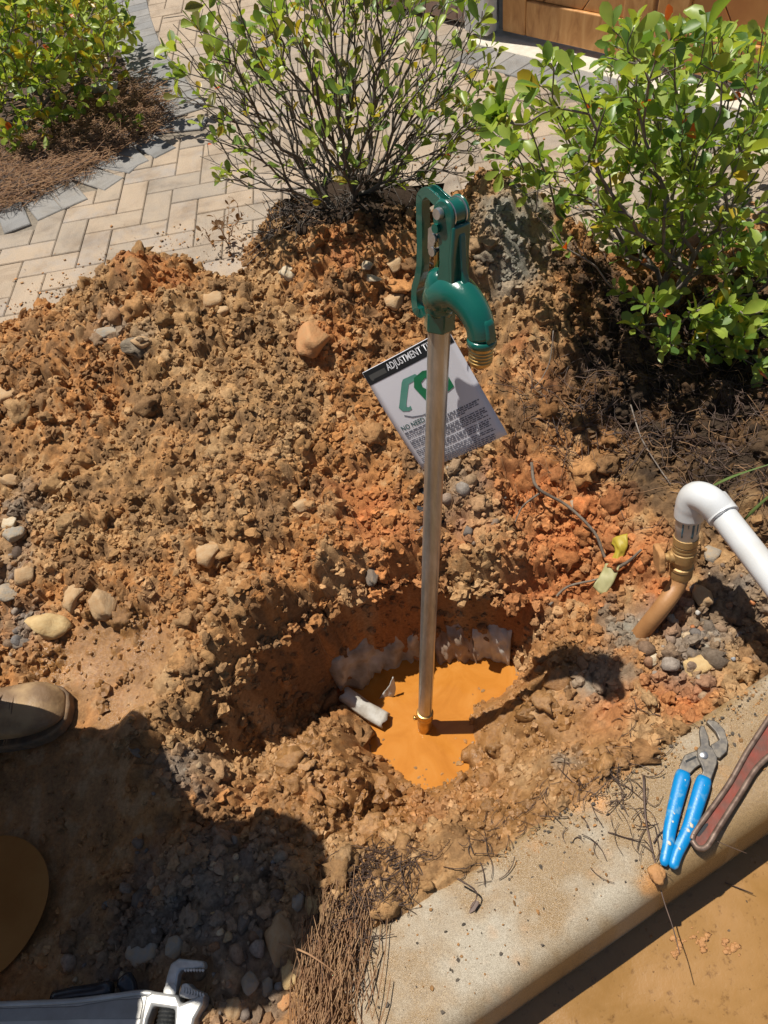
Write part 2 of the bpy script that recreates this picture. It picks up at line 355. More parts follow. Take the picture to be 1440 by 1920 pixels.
# far ground: a frame round the dug patch, out to the horizon
M['far'] = simple('far_earth', (.16, .11, .07), (.28, .2, .13), 3, .95, bmp=.01, bscale=30)
fb = MB(); z_ = -0.24; a0, a1, b0, b1, L = GX[0] + .01, GX[-1] - .01, -0.3, 2.29, 120
for q in ([(-L, -L), (L, -L), (L, b0), (-L, b0)], [(-L, b1), (L, b1), (L, L), (-L, L)], [(-L, b0), (a0, b0), (a0, b1), (-L, b1)], [(a1, b0), (L, b0), (L, b1), (a1, b1)]):
    fb.add([(x, y, z_) for x, y in q], [(0, 1, 2, 3)])
tag(fb.build('terrain', M['far'], None, False), kind='structure')

# ------------------------------------------------------------------ road with muddy water, kerb
q, t, b = mat('muddy_road'); v = coords(t)
n1 = noise_n(t, v, 5, 6, .6, .6); n2 = noise_n(t, v, 60, 5, .7)
r1 = ramp(t, n1.outputs['Fac'], [(.3, (.20, .105, .03)), (.5, (.255, .135, .04)), (.7, (.31, .165, .055))])
r2 = ramp(t, n2.outputs['Fac'], [(.3, (.55, .5, .45)), (.42, (1, 1, 1)), (.8, (1.06, 1.05, 1.04))])
mx = nd(t, 'ShaderNodeMix', data_type='RGBA', blend_type='MULTIPLY'); mx.inputs['Factor'].default_value = 1
t.links.new(r1.outputs[0], mx.inputs[6]); t.links.new(r2.outputs[0], mx.inputs[7]); t.links.new(mx.outputs[2], b.inputs['Base Color'])
rr = ramp(t, n1.outputs['Fac'], [(.35, (.08,) * 3), (.65, (.3,) * 3)]); t.links.new(rr.outputs[0], b.inputs['Roughness'])
bump(t, b, n2.outputs['Fac'], .35, .002); M['road'] = q
rb = MB(); ROADZ = -0.17
A = np.r_[KO - KD * 40 + KN * 0.04, ROADZ]; B = np.r_[KO + KD * 40 + KN * 0.04, ROADZ]; Cc = np.r_[KO + KD * 40 - KN * 60, ROADZ]; D = np.r_[KO - KD * 40 - KN * 60, ROADZ]
rb.add([A, B, Cc, D], [(0, 3, 2, 1)]); tag(rb.build('road', M['road'], None, False), kind='structure')
q, t, b = mat('kerb_concrete'); v = coords(t)
a = nd(t, 'ShaderNodeAttribute', attribute_name='Col'); sp = noise_n(t, v, 900, 3, .6); sp2 = noise_n(t, v, 260, 4, .7)
r1 = ramp(t, sp.outputs['Fac'], [(.34, (.62, .6, .57)), (.5, (1, 1, 1)), (.68, (1.35, 1.34, 1.32))])
r2 = ramp(t, sp2.outputs['Fac'], [(.3, (.75, .73, .7)), (.55, (1, 1, 1))])
m1 = nd(t, 'ShaderNodeMix', data_type='RGBA', blend_type='MULTIPLY'); m1.inputs['Factor'].default_value = 1
m2 = nd(t, 'ShaderNodeMix', data_type='RGBA', blend_type='MULTIPLY'); m2.inputs['Factor'].default_value = 1
t.links.new(a.outputs['Color'], m1.inputs[6]); t.links.new(r1.outputs[0], m1.inputs[7]); t.links.new(m1.outputs[2], m2.inputs[6]); t.links.new(r2.outputs[0], m2.inputs[7]); t.links.new(m2.outputs[2], b.inputs['Base Color'])
wt = nd(t, 'ShaderNodeAttribute', attribute_name='wet'); rr = nd(t, 'ShaderNodeMapRange'); rr.inputs['To Min'].default_value = .5; rr.inputs['To Max'].default_value = .26
t.links.new(wt.outputs['Fac'], rr.inputs['Value']); t.links.new(rr.outputs[0], b.inputs['Roughness']); bump(t, b, sp.outputs['Fac'], .8, .0012); M['kerb'] = q
prof = [(.172, -.2), (.172, -.02), (.168, -.006), (.16, -.001)] + [(x, .0015 * math.sin(x * 18)) for x in np.linspace(.152, .028, 26)] + [(.028 - .036 * math.sin(a_), -.036 + .036 * math.cos(a_)) for a_ in np.linspace(.15, 1.45, 9)] + [(-.012, -.06), (-.018, -.1), (-.024, -.24)]
us = np.r_[np.arange(K_START, 1.1, .005), np.linspace(1.15, 30, 12)]
pv = np.array(prof); VV = []
for u in us:
    P = KO[None] + KD[None] * u + KN[None] * pv[:, :1]; nn = .0025 * fbm(np.full(len(pv), u * 9), pv[:, 0] * 9 + pv[:, 1] * 5, 1.0, 3)
    VV.append(np.c_[P, pv[:, 1] + nn])
VV = np.array(VV); n_, p_ = VV.shape[:2]; VV = VV.reshape(-1, 3)
Q = [(i * p_ + j, i * p_ + j + 1, (i + 1) * p_ + j + 1, (i + 1) * p_ + j) for i in range(n_ - 1) for j in range(p_ - 1)]
wk = np.clip(blobs([(1300,1450,.14),(1150,1500,.1),(1400,1400,.12),(1240,1620,.06,.8),(1100,1560,.07,.8),(1000,1560,.06,.7),(1430,1480,.1),(1340,1560,.08,.9),(880,1600,.05,.6)], VV[:, 0], VV[:, 1]) + .22 + .6 * fbm(VV[:, 0] * 9, VV[:, 1] * 9, 4.0, 5, .6) + .35 * fbm(VV[:, 0] * 30, VV[:, 1] * 30, 6.0, 4, .6), 0, 1)
front = np.clip((.03 - kerb_uv(VV[:, 0], VV[:, 1])[1]) / .04, 0, 1) * .7
kc = np.array([.39, .335, .25]) + (np.array([.28, .185, .088]) - np.array([.39, .335, .25])) * np.clip(np.maximum(wk, front * (.6 + .5 * fbm(VV[:, 0] * 14, VV[:, 1] * 14, 2.0, 3))), 0, 1)[:, None]
om = np.clip(blobs([(1100,1500,.03),(1240,1640,.02),(1060,1490,.02)], VV[:, 0], VV[:, 1]) + .4 * fbm(VV[:, 0] * 40, VV[:, 1] * 40, 4.0, 4) - .3, 0, 1)
kc = kc + (np.array([.55, .26, .08]) - kc) * om[:, None]
kme = np_mesh('kerb', VV, Q, True, kc, np.clip(wk, 0, 1)); kb = link('kerb', kme, M['kerb']); tag(kb, kind='structure')
ec = MB(); e0 = VV[:p_]; ec.add(e0, [tuple(range(p_))]); ec.build('end_face', M['kerb_end'] if 'kerb_end' in M else simple('kerb_end', (.3, .25, .18), (.42, .36, .27), 60, .8, bmp=.001, bscale=400), kb, False)

# ------------------------------------------------------------------ water in the hole, puddle
q, t, b = mat('muddy_water'); v = coords(t)
n1 = noise_n(t, v, 9, 6, .62, 1.6); r1 = ramp(t, n1.outputs['Fac'], [(.3, (.38, .14, .02)), (.5, (.44, .172, .028)), (.72, (.48, .205, .042))]); t.links.new(r1.outputs[0], b.inputs['Base Color'])
b.inputs['Roughness'].default_value = .06; b.inputs['IOR'].default_value = 1.33; bump(t, b, noise_n(t, v, 26, 3, .5).outputs['Fac'], .05, .01); M['water'] = q
WZ = -0.303
hb = MB(); c0 = at_z(800, 1370, WZ); hb.add([(c0[0] + .26 * math.cos(a_), c0[1] + .24 * math.sin(a_), WZ) for a_ in np.linspace(0, 6.283, 40, endpoint=False)], [tuple(range(40))])
tag(hb.build('water', M['water'], None, False), kind='structure')
pc = at_z(-30, 1700, -.018)
pb = MB(); pb.add([(pc[0] + .105 * (1 + .06 * math.sin(2 * a_ + 1)) * math.cos(a_), pc[1] + .115 * math.sin(a_), -.022) for a_ in np.linspace(0, 6.283, 48, endpoint=False)], [tuple(range(48))])
M['puddle'] = simple('brown_puddle', (.32, .13, .035), (.38, .17, .05), 12, .12); tag(pb.build('puddle', M['puddle'], None, False), kind='structure')

# ------------------------------------------------------------------ loose clods and stones
def ico(sub):
    import bmesh
    bm = bmesh.new(); bmesh.ops.create_icosphere(bm, subdivisions=sub, radius=1.0)
    V = np.array([v.co[:] for v in bm.verts]); T = np.array([[v.index for v in f.verts] for f in bm.faces]); bm.free(); return V, T
IV1, IT1 = ico(2); IV0, IT0 = ico(1); IV2, IT2 = ico(3)
def lump(V, seed, amp=.28, fr=1.3, facets=0):
    n = fbm(V[:, 0] * fr + seed * 7.1, V[:, 1] * fr, V[:, 2] * fr + seed, 3, .6)
    P = V * (1 + amp * n)[:, None]
    r = np.random.default_rng(seed)
    for k in range(facets):
        d = r.normal(size=3); d /= np.linalg.norm(d); c = r.uniform(.55, .8); s = P @ d; P = P - np.clip(s - c, 0, None)[:, None] * d * .9
    return P
CB = [lump(IV2, i + 1, .55, 2.9, 2) for i in range(14)]; CL = [lump(IV1, i + 11, .5, 2.1, 1) for i in range(14)]; CS = [lump(IV0, i + 30, .6, 1.9, 1) for i in range(8)]
def rotm(n):
    q = RNG.normal(size=(n, 4)); q /= np.linalg.norm(q, axis=1)[:, None]; w_, x, y, z = q.T
    return np.stack([1 - 2 * (y * y + z * z), 2 * (x * y - z * w_), 2 * (x * z + y * w_), 2 * (x * y + z * w_), 1 - 2 * (x * x + z * z), 2 * (y * z - x * w_), 2 * (x * z - y * w_), 2 * (y * z + x * w_), 1 - 2 * (x * x + y * y)], -1).reshape(n, 3, 3)
def region(mask, x, y): return bil(mask, GX, GY, x, y)
def scatter_clods(n, r0, r1, shapes, T, dens, sink=.35, pw=2.0, colfn=None, wetk=1.0):
    x = RNG.uniform(GX[0] + .02, GX[-1] - .02, n * 4); y = RNG.uniform(.02, 2.15, n * 4)
    u, vv = kerb_uv(x, y); ok = (RNG.random(n * 4) < dens(x, y)) & ~((vv < .172) & (u > K_START - .01))
    P = np.c_[x, y, soil_h(x, y)]
    v = P - CAM; d = v @ FW; px = 720 + F * (v @ EX) / d; py = 960 + F * (v @ EY) / d
    ok &= (px > -120) & (px < 1560) & (py > 200) & (py < 2040) & ~((P[:, 2] < -.012) & (y > 1.75))
    P = P[ok][:n]; k = len(P); R = r0 * (r1 / r0) ** (RNG.random(k) ** pw)
    P[:, 2] += R * (.5 - sink)
    S = RNG.uniform(.7, 1.15, (k, 3)); rm = rotm(k); si = RNG.integers(0, len(shapes), k); nv = len(shapes[0])
    sh = np.stack(shapes)[si] * S[:, None, :] * R[:, None, None]
    V = np.einsum('kij,knj->kni', rm, sh) + P[:, None, :]
    TT = (T[None] + (np.arange(k) * nv)[:, None, None]).reshape(-1, 3)
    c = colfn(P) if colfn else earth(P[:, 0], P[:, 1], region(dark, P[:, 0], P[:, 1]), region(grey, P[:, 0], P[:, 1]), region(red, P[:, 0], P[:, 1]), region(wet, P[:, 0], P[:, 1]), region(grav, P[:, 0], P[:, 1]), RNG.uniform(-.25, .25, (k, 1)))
    wv = np.clip(region(wet, P[:, 0], P[:, 1]) * wetk, 0, 1)
    return V.reshape(-1, 3), TT, np.repeat(c, nv, 0), np.repeat(wv, nv)
def join(parts):
    V, T, C, W_ = [], [], [], []; o = 0
    for a, b_, c, d in parts: V.append(a); T.append(b_ + o); C.append(c); W_.append(d); o += len(a)
    return np.vstack(V), np.vstack(T), np.vstack(C), np.concatenate(W_)
dens = lambda x, y: np.clip(region(rough, x, y) ** 1.5 * (.35 + .65 * (fbm(x * 6, y * 6, 9.0, 3) > -.15)) * (region(Z, GX.size and x, y) > -.3), 0, 1)
gyd = lambda x, y: np.clip(region(grey, x, y) * (y > 1.3) * 1.5, 0, 1)
V, T, Cc_, Wc = join([scatter_clods(1000, .010, .030, CB, IT2, dens, .55, 2.6), scatter_clods(220, .012, .030, CB, IT2, lambda x, y: region(slump, x, y), .55, 1.2)])
tag(link('soil_lumps', np_mesh('soil_lumps', V, T, True, Cc_, Wc), M['soil']), 'large knobbly clay lumps lying on the dug soil heap', 'soil', kind='stuff')
V, T, Cc_, Wc = join([scatter_clods(420, .005, .017, CL, IT1, gyd, .3, 1.5), scatter_clods(8000, .006, .013, CL, IT1, dens, .35), scatter_clods(24000, .0024, .0062, CS, IT0, lambda x, y: dens(x, y) * .8 + .12, .25)])
tag(link('soil_clods', np_mesh('soil_clods', V, T, False, Cc_, Wc), M['clod']), 'crumbled orange and tan clods strewn over the dug soil heap', 'soil', kind='stuff')
PAL = np.array([(.20, .19, .18), (.14, .13, .12), (.30, .26, .2), (.42, .33, .2), (.26, .25, .23), (.48, .40, .28), (.30, .17, .1), (.1, .09, .085)])
def gravcol(P):
    c = PAL[RNG.integers(0, len(PAL), len(P))] * RNG.uniform(.75, 1.2, (len(P), 1)); e = np.array([.4, .21, .08]); k = RNG.uniform(0, .55, (len(P), 1)); return c + (e - c) * k
PEB = [lump(IV1, i + 60, .22, .9, 3) for i in range(8)]
gd = lambda x, y: np.clip(region(grav, x, y) * 1.3, 0, 1); _gp = np.clip(blobs([(1330,1180,.06),(1285,1215,.05),(1370,1130,.05),(1320,1240,.04)]), 0, 1); gp = lambda x, y: region(_gp, x, y)
V, T, Cc_, Wc = join([scatter_clods(900, .006, .016, PEB, IT1, gd, .3, 1.3, gravcol, .5), scatter_clods(1500, .003, .007, PEB, IT1, gd, .3, 1.3, gravcol, .5), scatter_clods(260, .005, .013, PEB, IT1, gp, .2, 1.2, lambda P: np.array([(.34, .35, .36), (.2, .21, .22), (.5, .47, .42), (.46, .3, .16), (.5, .2, .08), (.28, .27, .24), (.42, .42, .40)])[RNG.integers(0, 7, len(P))] * RNG.uniform(.8, 1.15, (len(P), 1)), .3)])
tag(link('gravel', np_mesh('gravel', V, T, True, Cc_, Wc), M['clod']), 'small dark grey and tan gravel mixed in the soil', 'gravel', kind='stuff')
# larger stones, each on its own
def stone_mat(name, c1, c2): return simple(name, c1, c2, 2.2, .85, bmp=.0018, bscale=7, detail=7, lo=.3, hi=.7)
SM = {'tan': stone_mat('stone_tan', (.46, .32, .18), (.40, .23, .1)), 'pale': stone_mat('stone_pale', (.58, .51, .38), (.46, .32, .17)), 'grey': stone_mat('stone_grey', (.27, .255, .22), (.38, .27, .16)), 'dark': stone_mat('stone_dark', (.11, .10, .09), (.24, .17, .11)), 'yellow': stone_mat('stone_yellow', (.56, .41, .2), (.46, .29, .12)), 'red': stone_mat('stone_red', (.48, .22, .085), (.44, .25, .11))}
SH = [np_mesh('stone', lump(IV2, i + 90, .30, 1.1, 6), IT2) for i in range(8)]
_sd = [0]
def stone(px, py, wpx, hpx, kind, label, group=None, tall=.75):
    P = hit(px, py); d = (P - CAM) @ FW; s = d / F; i = _sd[0]; _sd[0] += 1
    me = SH[i % 8].copy(); me.materials.append(SM[kind])
    a, b_ = wpx * s * .5, hpx * s * .5; c_ = min(a, b_) * tall
    o = link('stone', me); o.location = (P[0], P[1], P[2] + c_ * .35)
    o.rotation_euler = (RNG.uniform(-.25, .25), RNG.uniform(-.25, .25), -.2 + RNG.uniform(-.15, .15)); o.scale = (a * 1.05, b_ * 1.25, c_ * 1.1)
    return tag(o, label, 'stone', group)
for a in [
 (145,1118,44,48,'tan','round tan stone, uppermost of the three by the wet mud'),
 (200,1135,52,52,'tan','knobbly tan stone, middle of the three stones by the wet mud'),
 (95,1178,74,44,'yellow','long pale tan stone, lowest of three by the wet mud'),
 (20,1115,44,34,'grey','grey brown stone at the frame edge above the wet mud'),
 (50,1085,46,36,'tan','flat brown stone above the cluster of tan stones'),
 (40,1210,40,22,'dark','dark slate chip below the long pale stone'),
 (1305,1250,52,36,'yellow','smooth yellow stone on the gravel below the white elbow'),
 (1318,1278,28,20,'grey','small grey stone just under the yellow stone'),
 (1268,1200,30,46,'grey','tall greenish grey stone beside the brown riser pipe'),
 (1316,1120,34,38,'tan','round speckled stone in the shade of the white pipe'),
 (1258,1165,22,26,'grey','small grey stone touching the brown riser pipe'),
 (1300,1228,26,20,'dark','small dark blue stone above the yellow stone'),
 (1333,1190,26,18,'grey','light grey sliver of stone on the gravel patch'),
 (1340,1130,44,16,'dark','flat black slate chip under the white pipe'),
 (1345,1210,22,24,'grey','pale grey pebble right of the tall greenish stone'),
 (1220,1238,28,24,'pale','white chalky chip left of the yellow stone'),
 (1335,1040,40,30,'grey','rough grey stone behind the white pipe'),
 (590,648,62,64,'red','squared orange clay block standing on the heap'),
 (540,518,30,30,'pale','pale round stone at the top of the heap under the shrub'),
 (700,530,32,18,'pale','small whitish stone beside the hydrant head'),
 (400,570,50,34,'tan','broad tan stone on the upper heap'),
 (415,588,32,24,'tan','small tan stone below the broad one on the upper heap'),
 (205,628,60,20,'grey','long grey stick-shaped stone on the heap near the paving'),
 (740,500,30,40,'tan','upright tan stone left of the hydrant handle'),
 (742,566,48,34,'tan','angular tan stone left of the hydrant collar'),
 (690,500,24,18,'pale','small cream stone on the heap crest'),
 (265,645,36,22,'tan','flat brown stone below the stick-shaped stone'),
 (30,905,46,26,'tan','flat tan stone at the frame edge halfway down the heap'),
 (20,985,40,26,'pale','pale tan stone at the frame edge beside grey gravel'),
 (30,1005,40,30,'grey','greenish stone at the frame edge beside grey gravel'),
 (10,745,46,34,'tan','tan stone at the frame edge on the upper heap'),
 (565,955,30,28,'tan','tan stone in the hollow of the heap left of the hydrant pipe'),
 (395,1040,54,40,'tan','rounded lump of tan clay above the wet mud'),
 (700,1078,26,44,'dark','upright dark slate sliver left of the hydrant pipe'),
 (270,1408,48,30,'dark','dark wet stone at the edge of the shadow'),
 (530,1765,52,66,'tan','large tan cobble half in the shadow by the pine straw'),
 (545,1830,40,44,'yellow','round tan cobble beside the pine straw'),
 (270,1785,62,50,'grey','wedge shaped grey stone behind the silver wrench'),
 (265,1690,34,40,'dark','dark pointed stone in the shadowed gravel'),
 (330,1778,34,34,'grey','round grey stone beside the wedge shaped stone'),
 (460,1728,28,30,'dark','dark pebble in the shadowed gravel near the tan cobble'),
 (484,1755,22,32,'dark','narrow dark pebble touching the large tan cobble'),
 (440,1890,30,38,'tan','brown stone right of the silver wrench jaw'),
 (470,1845,30,30,'grey','greenish grey stone under the large tan cobble'),
 (502,1850,28,32,'grey','grey stone between the two cobbles and the wrench'),
 (535,1880,26,30,'red','reddish flat stone at the foot of the pine straw'),
 (590,1695,40,34,'yellow','orange coated stone above the pine straw'),
 (560,1690,24,34,'grey','grey green stone at the edge of the shadow above pine straw'),
 (1080,945,26,20,'grey','small grey pebble below the forked root'),
]: stone(*a)

# ------------------------------------------------------------------ paving: herringbone bricks with grey border
PSI = math.radians(-4.1); PO = np.array([-.81, 2.42]); PU = np.array([math.cos(PSI), math.sin(PSI)]); PV = np.array([math.sin(PSI), -math.cos(PSI)])
bed_px = [(-260, 470), (-120, 425), (0, 392), (75, 362), (150, 328), (205, 288), (262, 262), (300, 238), (292, 205), (262, 165), (230, 110), (215, 60), (205, 0), (190, -60)]
bedc = smooth_path([np.r_[at_z(x, y, 0)[:2], 0] for x, y in bed_px], 160)[:, :2]
def dist_curve(p, c): return np.sqrt(((c - p) ** 2).sum(1)).min()
def in_bed(p):
    poly = np.vstack([bedc, [[-4.5, 9]], [[-4.5, 2.4]]]); x, y = p; c = False; j = len(poly) - 1
    for i in range(len(poly)):
        if (poly[i, 1] > y) != (poly[j, 1] > y) and x < (poly[j, 0] - poly[i, 0]) * (y - poly[i, 1]) / (poly[j, 1] - poly[i, 1]) + poly[i, 0]: c = not c
        j = i
    return c
def paver_mat(name, stops):
    q, t, b = mat(name); v = coords(t); oi = t.nodes.new('ShaderNodeObjectInfo')
    ad = nd(t, 'ShaderNodeVectorMath', operation='MULTIPLY_ADD'); ad.inputs[1].default_value = (1, 1, 1)
    cmb = t.nodes.new('ShaderNodeCombineXYZ'); mm = nd(t, 'ShaderNodeMath', operation='MULTIPLY'); mm.inputs[1].default_value = 37
    t.links.new(oi.outputs['Random'], mm.inputs[0]); t.links.new(mm.outputs[0], cmb.inputs[0]); t.links.new(mm.outputs[0], cmb.inputs[1])
    t.links.new(v, ad.inputs[0]); t.links.new(cmb.outputs[0], ad.inputs[2])
    n = noise_n(t, ad.outputs[0], 16, 6, .65); sx = nd(t, 'ShaderNodeMath', operation='MULTIPLY_ADD'); sx.inputs[1].default_value = .55
    t.links.new(n.outputs['Fac'], sx.inputs[0]); h2 = nd(t, 'ShaderNodeMath', operation='MULTIPLY'); h2.inputs[1].default_value = .45; t.links.new(oi.outputs['Random'], h2.inputs[0]); t.links.new(h2.outputs[0], sx.inputs[2])
    r = ramp(t, sx.outputs[0], stops); sp = noise_n(t, ad.outputs[0], 420, 3, .6); r2 = ramp(t, sp.outputs['Fac'], [(.32, (.6, .58, .56)), (.5, (1, 1, 1)), (.7, (1.3, 1.3, 1.3))])
    mx = nd(t, 'ShaderNodeMix', data_type='RGBA', blend_type='MULTIPLY'); mx.inputs['Factor'].default_value = 1
    t.links.new(r.outputs[0], mx.inputs[6]); t.links.new(r2.outputs[0], mx.inputs[7])
    gp_ = t.nodes.new('ShaderNodeNewGeometry'); r3 = ramp(t, noise_n(t, gp_.outputs['Position'], 6, 6, .7, .5).outputs['Fac'], [(.3, (.66, .62, .58)), (.5, (.95, .94, .93)), (.7, (1.06, 1.05, 1.04))]); m3 = nd(t, 'ShaderNodeMix', data_type='RGBA', blend_type='MULTIPLY'); m3.inputs['Factor'].default_value = 1
    t.links.new(mx.outputs[2], m3.inputs[6]); t.links.new(r3.outputs[0], m3.inputs[7]); t.links.new(m3.outputs[2], b.inputs['Base Color'])
    b.inputs['Roughness'].default_value = .9; bump(t, b, sp.outputs['Fac'], .8, .0015); return q
M['paver'] = paver_mat('paver', [(.2, (.29, .25, .205)), (.42, (.36, .29, .215)), (.6, (.40, .31, .22)), (.8, (.32, .285, .25))])
M['paver_grey'] = paver_mat('paver_grey', [(.2, (.19, .19, .185)), (.5, (.24, .235, .225)), (.8, (.30, .28, .25))])
M['sand'] = simple('joint_sand', (.17, .14, .105), (.24, .2, .15), 120, .95, bmp=.002, bscale=400)
def paver_mesh(l, w_, h_=.05, bv=.003):
    l, w_ = l / 2, w_ / 2; V = [(sx * l, sy * w_, -h_) for sx, sy in ((-1, -1), (1, -1), (1, 1), (-1, 1))] + [(sx * l, sy * w_, -bv) for sx, sy in ((-1, -1), (1, -1), (1, 1), (-1, 1))] + [(sx * (l - bv), sy * (w_ - bv), 0) for sx, sy in ((-1, -1), (1, -1), (1, 1), (-1, 1))]
    Fc = [(8, 9, 10, 11)] + [(k + i, k + (i + 1) % 4, k + 4 + (i + 1) % 4, k + 4 + i) for k in (0, 4) for i in range(4)]
    return V, Fc
def pm(name, l, w_, mt):
    V, Fc = paver_mesh(l, w_); me = bpy.data.meshes.new(name); me.from_pydata(V, [], Fc); me.materials.append(mt); return me
PM, PG = pm('paver', .197, .097, M['paver']), pm('border_paver', .205, .0975, M['paver_grey'])
sb = MB(); sb.add([(-6, 1.72, -.0055), (-1.2, 1.72, -.0055), (-.3, 1.95, -.0055), (.5, 1.75, -.0055), (1.2, 1.7, -.0055), (6, 1.9, -.0055), (6, 14, -.0055), (-6, 14, -.0055)], [tuple(range(8))])
pav = sb.build('pavement', M['sand'], None, False); tag(pav, kind='structure')
cand = []
gate_band = [np.r_[at_z(x, y, 0)[:2]] for x, y in ((880, 95), (1010, 128), (1140, 168), (1260, 205), (1420, 260))]
gb = smooth_path([np.r_[g, 0] for g in gate_band], 60)[:, :2]
for i in range(-34, 60):
    for j in range(-60, 34):
        k = (i - j) % 4
        if k == 1: c = PO + .1 * (PU * (i + 1) + PV * (j + .5)); ang = PSI           # lies along u
        elif k == 0: c = PO + .1 * (PU * (i + .5) + PV * (j + 1)); ang = PSI + math.pi / 2
        else: continue
        cand.append((c, ang))
near = []
for c, ang in cand:
    if c[1] < 1.55 or c[1] > 7 or abs(c[0]) > 4.2: continue
    if in_bed(c) or dist_curve(c, bedc) < .14 or dist_curve(c, gb) < .11: continue
    if c[1] < 1.86 - .16 * c[0] and not c[0] < -.75: continue
    x, y, d = to_px(np.r_[c, 0]); vis = -110 < x < 1550 and -140 < y < 720
    near.append((0 if vis else 1, d, c, ang))
near.sort(key=lambda q: (q[0], q[1])); rest = MB(); npv = 0
for vz, d, c, ang in near:
    dz = RNG.uniform(-.0015, .0015); mt = Matrix.Translation((c[0], c[1], dz)) @ Matrix.Rotation(ang + RNG.uniform(-.008, .008), 4, 'Z') @ Matrix.Rotation(RNG.uniform(-.006, .006), 4, 'X')
    if vz == 0 and npv < 295: link('paver', PM, None, pav, mt); npv += 1
    else:
        V, Fc = paver_mesh(.197, .097); rest.add([tuple(mt @ Vector(v_)) for v_ in V], Fc)
if rest.n: tag(rest.build('far_pavers', M['paver'], pav, False), kind='stuff')
def border(curve, off, wid, zz):
    L = np.r_[0, np.cumsum(np.sqrt((np.diff(curve, axis=0) ** 2).sum(1)))]; s = .05
    while s < L[-1]:
        p = np.array([np.interp(s, L, curve[:, k]) for k in (0, 1)]); q = np.array([np.interp(s + .01, L, curve[:, k]) for k in (0, 1)]); t_ = (q - p) / (np.linalg.norm(q - p) + 1e-9); n_ = np.array([t_[1], -t_[0]])
        c = p + n_ * off; x, y, d = to_px(np.r_[c, 0])
        if -150 < x < 1600 and -150 < y < 800: link('border_paver', PG, None, pav, Matrix.Translation((c[0], c[1], zz + RNG.uniform(-.001, .001))) @ Matrix.Rotation(math.atan2(n_[1], n_[0]) + RNG.uniform(-.01, .01), 4, 'Z'))
        s += .1
border(bedc, .095, .2, .004); border(gb, 0, .2, .004)
print('pavers', npv, len(near))

# ------------------------------------------------------------------ gate, downspout, pillar at the back
q, t, b = mat('varnished_wood'); v = coords(t); mp = nd(t, 'ShaderNodeMapping'); mp.inputs['Scale'].default_value = (3, 3, 1); mp.inputs['Rotation'].default_value = (0, 0, math.radians(-50)); t.links.new(v, mp.inputs['Vector'])
n1 = noise_n(t, mp.outputs[0], 6, 5, .6, 1.5); r1 = ramp(t, n1.outputs['Fac'], [(.3, (.36, .15, .04)), (.5, (.52, .25, .08)), (.7, (.62, .33, .12))]); t.links.new(r1.outputs[0], b.inputs['Base Color']); b.inputs['Roughness'].default_value = .42; M['wood'] = q
M['wood_dark'] = simple('wood_red', (.44, .17, .045), (.54, .24, .07), 9, .42)
G0 = at_z(942, 58, .03); G1 = at_z(1173, 111, .03); gd_ = (G1 - G0); gd_[2] = 0; gd_ /= np.linalg.norm(gd_); gn = np.array([gd_[1], -gd_[0], 0.0]); GZ = np.array([0, 0, 1.0])
if gn @ (CAM - G0) < 0: gn = -gn
def gsz(x, y):
    r = ray(x, y); tt = ((G0 - CAM) @ gn) / (r @ gn); P = CAM + r * tt - G0; return P @ gd_, P[2]
s_st, _ = gsz(985, 20); _, z_r = gsz(984, 2); s_gap, _ = gsz(1224, 20); s_gap2, _ = gsz(1232, 20); s_r2, _ = gsz(1276, 40)
print('gate', s_st, z_r, s_gap, s_r2)
def leaf_gate(name, label, s0, s1, mirror=False):
    g = empty(name, G0 + gd_ * s0); H_ = 1.5; st = s_st
    def slab(nm, a, b_, z0, z1, dep, th, mt=M['wood'], bev=.004): return MB().box(G0 + gd_ * a + GZ * z0 - gn * dep, gd_ * (b_ - a), -gn * th, GZ * (z1 - z0)).build(nm, mt, g, False, bevel=bev)
    slab('stile', s0, s0 + st, 0, H_, 0, .05); slab('stile', s1 - st, s1, 0, H_, 0, .05)
    slab('bottom_rail', s0 + st + .001, s1 - st - .001, 0, z_r, .002, .046); slab('top_rail', s0 + st + .001, s1 - st - .001, H_ - .14, H_, .002, .046)
    a, b_ = s0 + st + .001, s1 - st - .001; wv = b_ - a; k = 0
    n_pl = 9; step = (wv + 1.2) / n_pl                        # diagonal boards
    for i in range(n_pl):
        c0 = a - 1.2 + i * step + .0; sgn = -1 if mirror else 1
        poly = []
        for (u_, z_) in ((0, z_r + .001), (step - .004, z_r + .001), (step - .004 + .95, H_ - .141), (.95, H_ - .141)): poly.append((c0 + u_, z_))
        # clip to panel
        P = [np.array(p_) for p_ in poly]
        for lim, sg in ((a, 1), (b_, -1)):
            O_ = []
            for e in range(len(P)):
                p1, p2 = P[e], P[(e + 1) % len(P)]; i1, i2 = sg * (p1[0] - lim) >= 0, sg * (p2[0] - lim) >= 0
                if i1: O_.append(p1)
                if i1 != i2: tt = (lim - p1[0]) / (p2[0] - p1[0]); O_.append(p1 + (p2 - p1) * tt)
            P = O_
            if len(P) < 3: break
        if len(P) >= 3:
            if mirror: P = [np.array([a + b_ - p_[0], p_[1]]) for p_ in P][::-1]
            MB().prism(P, G0 - gn * .016, gd_, GZ, -gn, 0, .02).build('board', M['wood_dark' if mirror else 'wood'], g, False, bevel=.003)
    return tag(g, label, 'gate')
leaf_gate('wooden_gate', 'varnished wooden gate leaf with diagonal boards beside the white downspout', 0, s_gap)
leaf_gate('wooden_gate', 'reddish wooden gate leaf behind the shrub, next to the evergreen', s_gap2, s_gap2 + s_gap, True)
M['sill'] = simple('sill_concrete', (.52, .47, .38), (.62, .57, .47), 40, .85, bmp=.001, bscale=300)
